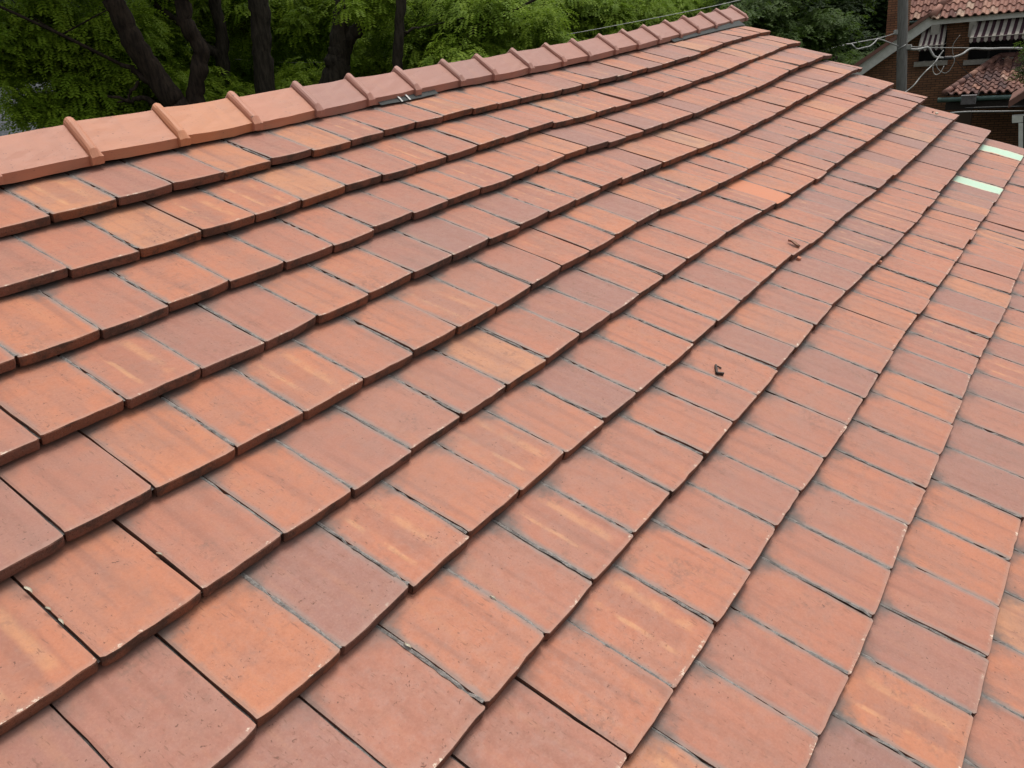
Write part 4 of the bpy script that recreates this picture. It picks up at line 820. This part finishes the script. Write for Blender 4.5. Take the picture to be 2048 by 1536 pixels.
def foliage(name,mat,parent,cents,scales,T,rg,org,shade=None):
    n=len(cents); L=len(T[0]); allv=[];cc=[]
    for ti,tp in enumerate(T):
        idx=np.arange(ti,n,len(T)); 
        if len(idx)==0: continue
        th=rg.uniform(0,6.28,len(idx)); c,s=np.cos(th),np.sin(th); sc=scales[idx]
        R=np.zeros((len(idx),3,3)); R[:,0,0]=c;R[:,0,1]=-s;R[:,1,0]=s;R[:,1,1]=c;R[:,2,2]=1
        tl=rg.normal(0,.18,(len(idx),2)); R2=np.tile(np.eye(3),(len(idx),1,1)); R2[:,0,2]=tl[:,0];R2[:,1,2]=tl[:,1];R2[:,2,0]=-tl[:,0];R2[:,2,1]=-tl[:,1]
        M=np.einsum('nij,njk->nik',R2,R)*sc[:,None,None]
        v=np.einsum('nij,lqj->nlqi',M,tp)+cents[idx][:,None,None,:]
        base=rg.beta(2,2.4,len(idx))[:,None]*.75+rg.random((len(idx),len(tp)))*.25
        allv.append(v.reshape(-1,3)); cc.append(np.repeat(base.reshape(-1),4))
    V=np.concatenate(allv)-np.array(org); C=np.concatenate(cc); nv=len(V); nf=nv//4
    me=bpy.data.meshes.new(name); me.vertices.add(nv); me.vertices.foreach_set('co',V.astype(np.float32).ravel())
    me.loops.add(nv); me.loops.foreach_set('vertex_index',np.arange(nv,dtype=np.int32)); me.polygons.add(nf); me.polygons.foreach_set('loop_start',np.arange(0,nv,4,dtype=np.int32)); 
    ca=me.attributes.new('rnd','FLOAT_COLOR','POINT'); col=np.ones((nv,4),np.float32)*.5; col[:,0]=np.clip(C,0,1); ca.data.foreach_set('color',col.ravel())
    me.materials.append(mat); me.update(calc_edges=True); me.validate(); o=bpy.data.objects.new(name,me); COL.objects.link(o)
    WP[o.name]=Vector(org); o.parent=parent; o.location=Vector(org)-WP[parent.name]; return o
def blob(rg,c,rad,n,hollow=.35):
    d=rg.normal(0,1,(n,3)); d/=np.linalg.norm(d,axis=1)[:,None]; r=(hollow+(1-hollow)*rg.random(n))**.6
    return np.array(c)+d*r[:,None]*np.array(rad)
def clumped(rg,c,rad,nclump,per,cr):
    cs=blob(rg,c,rad,nclump); out=[blob(rg,q,(cr*rg.uniform(.6,1.3),cr*rg.uniform(.6,1.3),cr*rg.uniform(.45,.8)),per,.1) for q in cs]; return np.concatenate(out)
def limb(mb,pix,D,wpx,mat=0,rg=None):
    P=[at(q[0],q[1],D+(q[2] if len(q)>2 else 0)) for q in pix]; k=D/FPX
    R=[w_*k*.5 for w_ in np.interp(np.linspace(0,1,len(P)),np.linspace(0,1,len(wpx)),wpx)]
    Q=[];RR=[]
    for i in range(len(P)-1):
        p0,p1,p2,p3=P[max(i-1,0)],P[i],P[i+1],P[min(i+2,len(P)-1)]
        for s_ in range(4):
            t=s_/4; Q.append(.5*((2*p1)+(-p0+p2)*t+(2*p0-5*p1+4*p2-p3)*t*t+(-p0+3*p1-3*p2+p3)*t**3)+(rg.normal(0,.012,3) if rg is not None else 0)); RR.append((R[i]*(1-t)+R[i+1]*t)*(1+(rg.normal(0,.05) if rg is not None else 0)))
    Q.append(P[-1]); RR.append(R[-1]); mb.tube(Q,RR,10,mat); return Q,RR
def rooted(mb,p,r,lean,rg):     # carry a trunk from its lowest seen point down to the ground
    base=np.array([p[0]+lean[0],p[1]+lean[1],-.1]); n=6; mb.tube([p+(base-p)*i/n+rg.normal(0,.02,3) for i in range(n+1)],[r*(1+.35*(i/n)**3) for i in range(n+1)],10,0); return base
T_FE=[spray_template(9,np.random.default_rng(i)) for i in range(4)]
T_CO=[spray_template(8,np.random.default_rng(20+i),3,.42,.14,.07,.3) for i in range(3)]
def coarse(rg,c,rad,n): return blob(rg,c,rad,n,.2)
def tree(name,label,limbs,D,bark,leaf,clumps,seed,top=True,group='locust trees behind the ridge',lowest=0,nfar=0,ncoarse=90,crz=4.5):
    rg=np.random.default_rng(seed); p0=at(limbs[lowest][0][0][0],limbs[lowest][0][0][1],D)
    root=empty(name,(p0[0],p0[1],0)); WP[root.name]=root.location.copy(); tag(root,label,'tree',group)
    mb=MB(); tops=[]
    for i,(pix,w_) in enumerate(limbs):
        Q,RR=limb(mb,pix,D,w_,0,rg)
        if i==lowest: rooted(mb,Q[0],RR[0],rg.normal(0,.25,2),rg)
        # continue upwards out of the picture
        d=Q[-1]-Q[-3]; d/=np.linalg.norm(d); 
        if Q[-1][2]>CAM[2]-.2 or pix[-1][1]<=8:
            E=[Q[-1]+d*t+np.array([0,0,.12*t*t])+rg.normal(0,.05,3)*(t>0) for t in(0,.8,1.6,2.6,3.6)]; mb.tube(E,[RR[-1]*f for f in(1,.9,.75,.55,.3)],8); tops.append(E[-1])
            for b in range(4):
                s0=E[1+b%3]; dd=rg.normal(0,1,3); dd[2]=abs(dd[2])*.4+.2; dd/=np.linalg.norm(dd); mb.tube([s0,s0+dd*.9,s0+dd*2.+np.array([0,0,.2])],[RR[-1]*.45,RR[-1]*.3,.01],6)
    mb.build('trunk',bark,root,(p0[0],p0[1],0))
    C=[]
    for cl in clumps:           # seen foliage: (px,py,extra depth, rx,rz metres, sprays)
        px,py,dd,rx,rz,n=cl; c=at(px,py,D+dd); C.append(clumped(rg,c,(rx,rx*.8,rz),max(3,n//14),14,.42))
    C=np.concatenate(C); org=(p0[0],p0[1],float(CAM[2]))
    foliage('crown',leaf,root,C,rg.uniform(.75,1.25,len(C)),T_FE,rg,org)
    if top:
        c=(tops[0] if tops else p0)+np.array([0,0,1.6]); c=np.array([c[0],c[1],max(c[2],CAM[2]+crz)])
        Cc=coarse(rg,c,(3.6,3.6,2.3),ncoarse); foliage('upper_crown',leaf,root,Cc,rg.uniform(.9,1.5,len(Cc)),T_CO,rg,org)  # coarse treetop above the view, added to shade the foliage below
    return root
tree('locust_tree','large locust with a thick trunk leaning left and a dark crooked stem, left of centre',
     [([(388,262),(372,232),(350,205),(310,150),(280,105),(255,60),(232,10),(222,-12)],[46,42,39,36,33]),([(384,245),(392,200),(396,150),(403,110),(396,85),(374,52),(366,10),(364,-12)],[36,30,27,28,25]),
      ([(330,178),(300,165),(268,140),(240,128)],[16,12,6]),([(322,215),(285,195),(262,200),(215,192)],[10,8,4]),([(278,165),(262,182),(255,200),(235,205)],[6,5,3])],14.6,M_BARK2,M_LF,
     [(150,150,1.5,1.6,.9,420),(245,205,1.2,.8,.4,130),(160,215,.5,.7,.3,90),(335,110,3.4,.9,.6,150),(60,60,1.5,1.2,.7,220),(200,60,1.8,1.4,.9,260),(335,25,2.6,.6,.4,90),(330,205,1.2,.6,.4,80)],1)
tree('locust_tree','slim dark tree bending between the crooked stem and the straight trunk',
     [([(480,260),(462,215),(450,165),(446,110),(440,55),(430,0),(426,-12)],[30,26,22,20]),([(446,115),(430,105),(412,92),(400,78)],[22,16,12])],16.6,M_BARK,M_LF,
     [(470,90,3.,.8,1.0,200),(430,190,-.2,.45,.4,80),(480,215,-.3,.45,.25,70),(415,30,1.,.4,.4,70)],2)
tree('locust_tree','tree with a straight thick furrowed trunk left of centre',
     [([(538,235),(532,190),(527,120),(522,60),(518,0),(517,-12)],[40,36,35,34])],15,M_BARK,M_LF,
     [(592,195,.8,.5,.3,120),(560,40,3.5,1.1,.6,200),(615,30,2.4,.6,.5,140),(480,30,2.2,.6,.6,120),(600,80,4.2,.8,.4,120),(612,165,.7,.4,.2,60)],3)
tree('locust_tree','forked tree whose trunk splits into two stems above the middle ridge caps',
     [([(662,205),(668,165),(675,125),(679,95),(682,50),(684,0),(684,-12)],[54,48,40,24,22]),([(678,120),(692,92),(706,66),(728,42),(748,18),(756,-10)],[30,24,22,18]),([(790,85),(806,72),(820,60)],[5,4,3])],15.2,M_BARK,M_LF,
     [(738,2,-.3,.3,.15,45),(630,30,2.2,.7,.5,150),(748,95,3,.7,.5,150),(752,140,1.4,.3,.2,50),(720,15,1.6,.6,.3,100),(728,150,1.4,.4,.25,60)],4)
tree('locust_tree','tree with a narrow straight trunk, rightmost of the bare trunks',
     [([(793,190),(795,135),(797,80),(800,30),(803,-12)],[22,20,19,19]),([(806,68),(825,58),(845,54)],[5,4,2]),([(905,125),(925,92),(950,60),(990,40),(1020,25)],[7,8,8,5])],14.3,M_BARK,M_LF2,
     [(920,40,1.5,1.0,.7,380),(885,115,1.4,.6,.35,170),(990,60,.8,1.3,.7,380),(930,135,-.3,.5,.3,110),(850,20,2.6,.6,.5,140)],5,top=False)
tree('locust_tree','bright green leafy tree rising behind the far half of the ridge',
     [([(1120,190),(1115,120),(1112,60),(1108,10),(1106,-12)],[16,15,14,12]),([(1112,80),(1160,50),(1210,38),(1250,20)],[9,7,4])],20,M_BARK,M_LF2,
     [(1080,50,-.3,1.4,.8,460),(1180,45,-.2,1.4,.7,460),(1260,30,.0,1.2,.6,360),(1060,110,-.5,.8,.3,180),(1200,80,.6,.9,.4,180)],6,top=False)
tree('locust_tree','yellow green sunlit tree just left of the far ridge end',
     [([(1380,110),(1378,60),(1376,10),(1374,-12)],[13,12,11])],22,M_BARK,leaf_mat('yellow_green_leaf',(.12,.21,.02),(.32,.44,.06),.42),
     [(1350,20,-.4,1.3,.6,460),(1400,35,-.3,.8,.5,260),(1310,45,-.2,.9,.4,220)],7,top=False)
# bushier, broad-leaved trees that close the view
def bush(name,label,px,py,D,rx,rz,n,seed,mat,group,T=T_CO,cr=.8,sc=(.55,1.0)):
    rg=np.random.default_rng(seed); c=at(px,py,D); root=empty(name,(c[0],c[1],0)); WP[root.name]=root.location.copy(); tag(root,label,'tree',group)
    mb=MB(); mb.tube([(c[0],c[1],-.1),(c[0]+.1,c[1],c[2]*.4),(c[0],c[1]+.1,c[2]),(c[0],c[1],c[2]+rz*.6)],[.22,.18,.13,.05],9)
    for k in range(5):
        d=rg.normal(0,1,3); d[2]=abs(d[2]); d/=np.linalg.norm(d); s0=np.array([c[0],c[1],c[2]*rg.uniform(.6,1.)]); mb.tube([s0,s0+d*rx*.4,s0+d*rx*.8],[.09,.06,.02],6)
    mb.build('trunk',M_BARK,root,(c[0],c[1],0))
    C=clumped(rg,c,(rx,rx,rz),max(4,n//16),16,cr); foliage('crown',mat,root,C,rg.uniform(*sc,len(C)),T,rg,(c[0],c[1],c[2]))
M_LFM=leaf_mat('mid_green_leaf',(.030,.062,.014),(.085,.13,.03),.35)
bush('shrubby_tree','mid green bushy tree directly beyond the end of the ridge',1540,50,20.5,1.5,.9,420,31,M_LFM,'bushy trees behind the roof',[spray_template(12,np.random.default_rng(50+i),4,.22,.08,.035,.3) for i in range(3)],.5,(.8,1.2))
bush('shrubby_tree','low green bush with pale leaves below the wires left of the pole',1672,128,29.5,.9,.4,110,32,M_LFM,'bushy trees behind the roof',None or [spray_template(12,np.random.default_rng(60+i),4,.22,.08,.035,.3) for i in range(3)],.5,(.8,1.2))
bush('shrubby_tree','leafy green twigs reaching in at the right edge before the porch',2104,108,23.5,.4,.6,30,33,M_LFM,'bushy trees behind the roof',[spray_template(12,np.random.default_rng(70+i),4,.22,.08,.035,.3) for i in range(3)],.4,(.7,1.0))
for px,py,D,rx,rz,n,sd,lb in ((1575,20,35,3.0,3.2,600,41,'very dark dense tree between the ridge end and the brick chimney'),(1560,-40,36,3.5,3.5,620,42,'dark dense tree far behind the bushy tree at the ridge end'),
    (1420,-30,36,4,3.6,620,43,'dark tree standing behind the yellow green tree'),(1240,-10,35,4,3.6,620,44,'dark tree standing behind the bright green leafy tree'),(1050,20,34,4,3.8,620,45,'dark tree behind the drooping foliage right of the bare trunks'),
    (870,60,33,4,4.0,620,46,'dark tree behind the narrow straight trunk'),(690,80,32,4,4.2,620,47,'dark tree behind the forked trunk'),(520,110,32,4,4.4,620,48,'dark tree behind the straight furrowed trunk'),(350,130,33,4,4.4,620,49,'dark tree behind the leaning trunk'),
    (180,140,34,4,4.4,620,50,'dark tree second from the left edge, far behind the foliage'),(20,100,36,4,4.0,560,51,'dark tree at the far left edge above the grey garage roof')):
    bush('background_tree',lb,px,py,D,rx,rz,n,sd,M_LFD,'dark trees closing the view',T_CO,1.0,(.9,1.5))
# thick wood beyond, one mass
rg=np.random.default_rng(77); cs=[]
for a in np.linspace(-250,1780,58):
    for k in range(2):
        b=at(a+rg.uniform(-30,30),100,rg.uniform(40,52)); h=rg.uniform(10,14); cs.append(clumped(rg,(b[0],b[1],h*.48),(2.6,2.6,h*.5),8,10,1.1))
cs=np.concatenate(cs); wd=empty('far_wood',(0,0,0)); WP[wd.name]=Vector((0,0,0))
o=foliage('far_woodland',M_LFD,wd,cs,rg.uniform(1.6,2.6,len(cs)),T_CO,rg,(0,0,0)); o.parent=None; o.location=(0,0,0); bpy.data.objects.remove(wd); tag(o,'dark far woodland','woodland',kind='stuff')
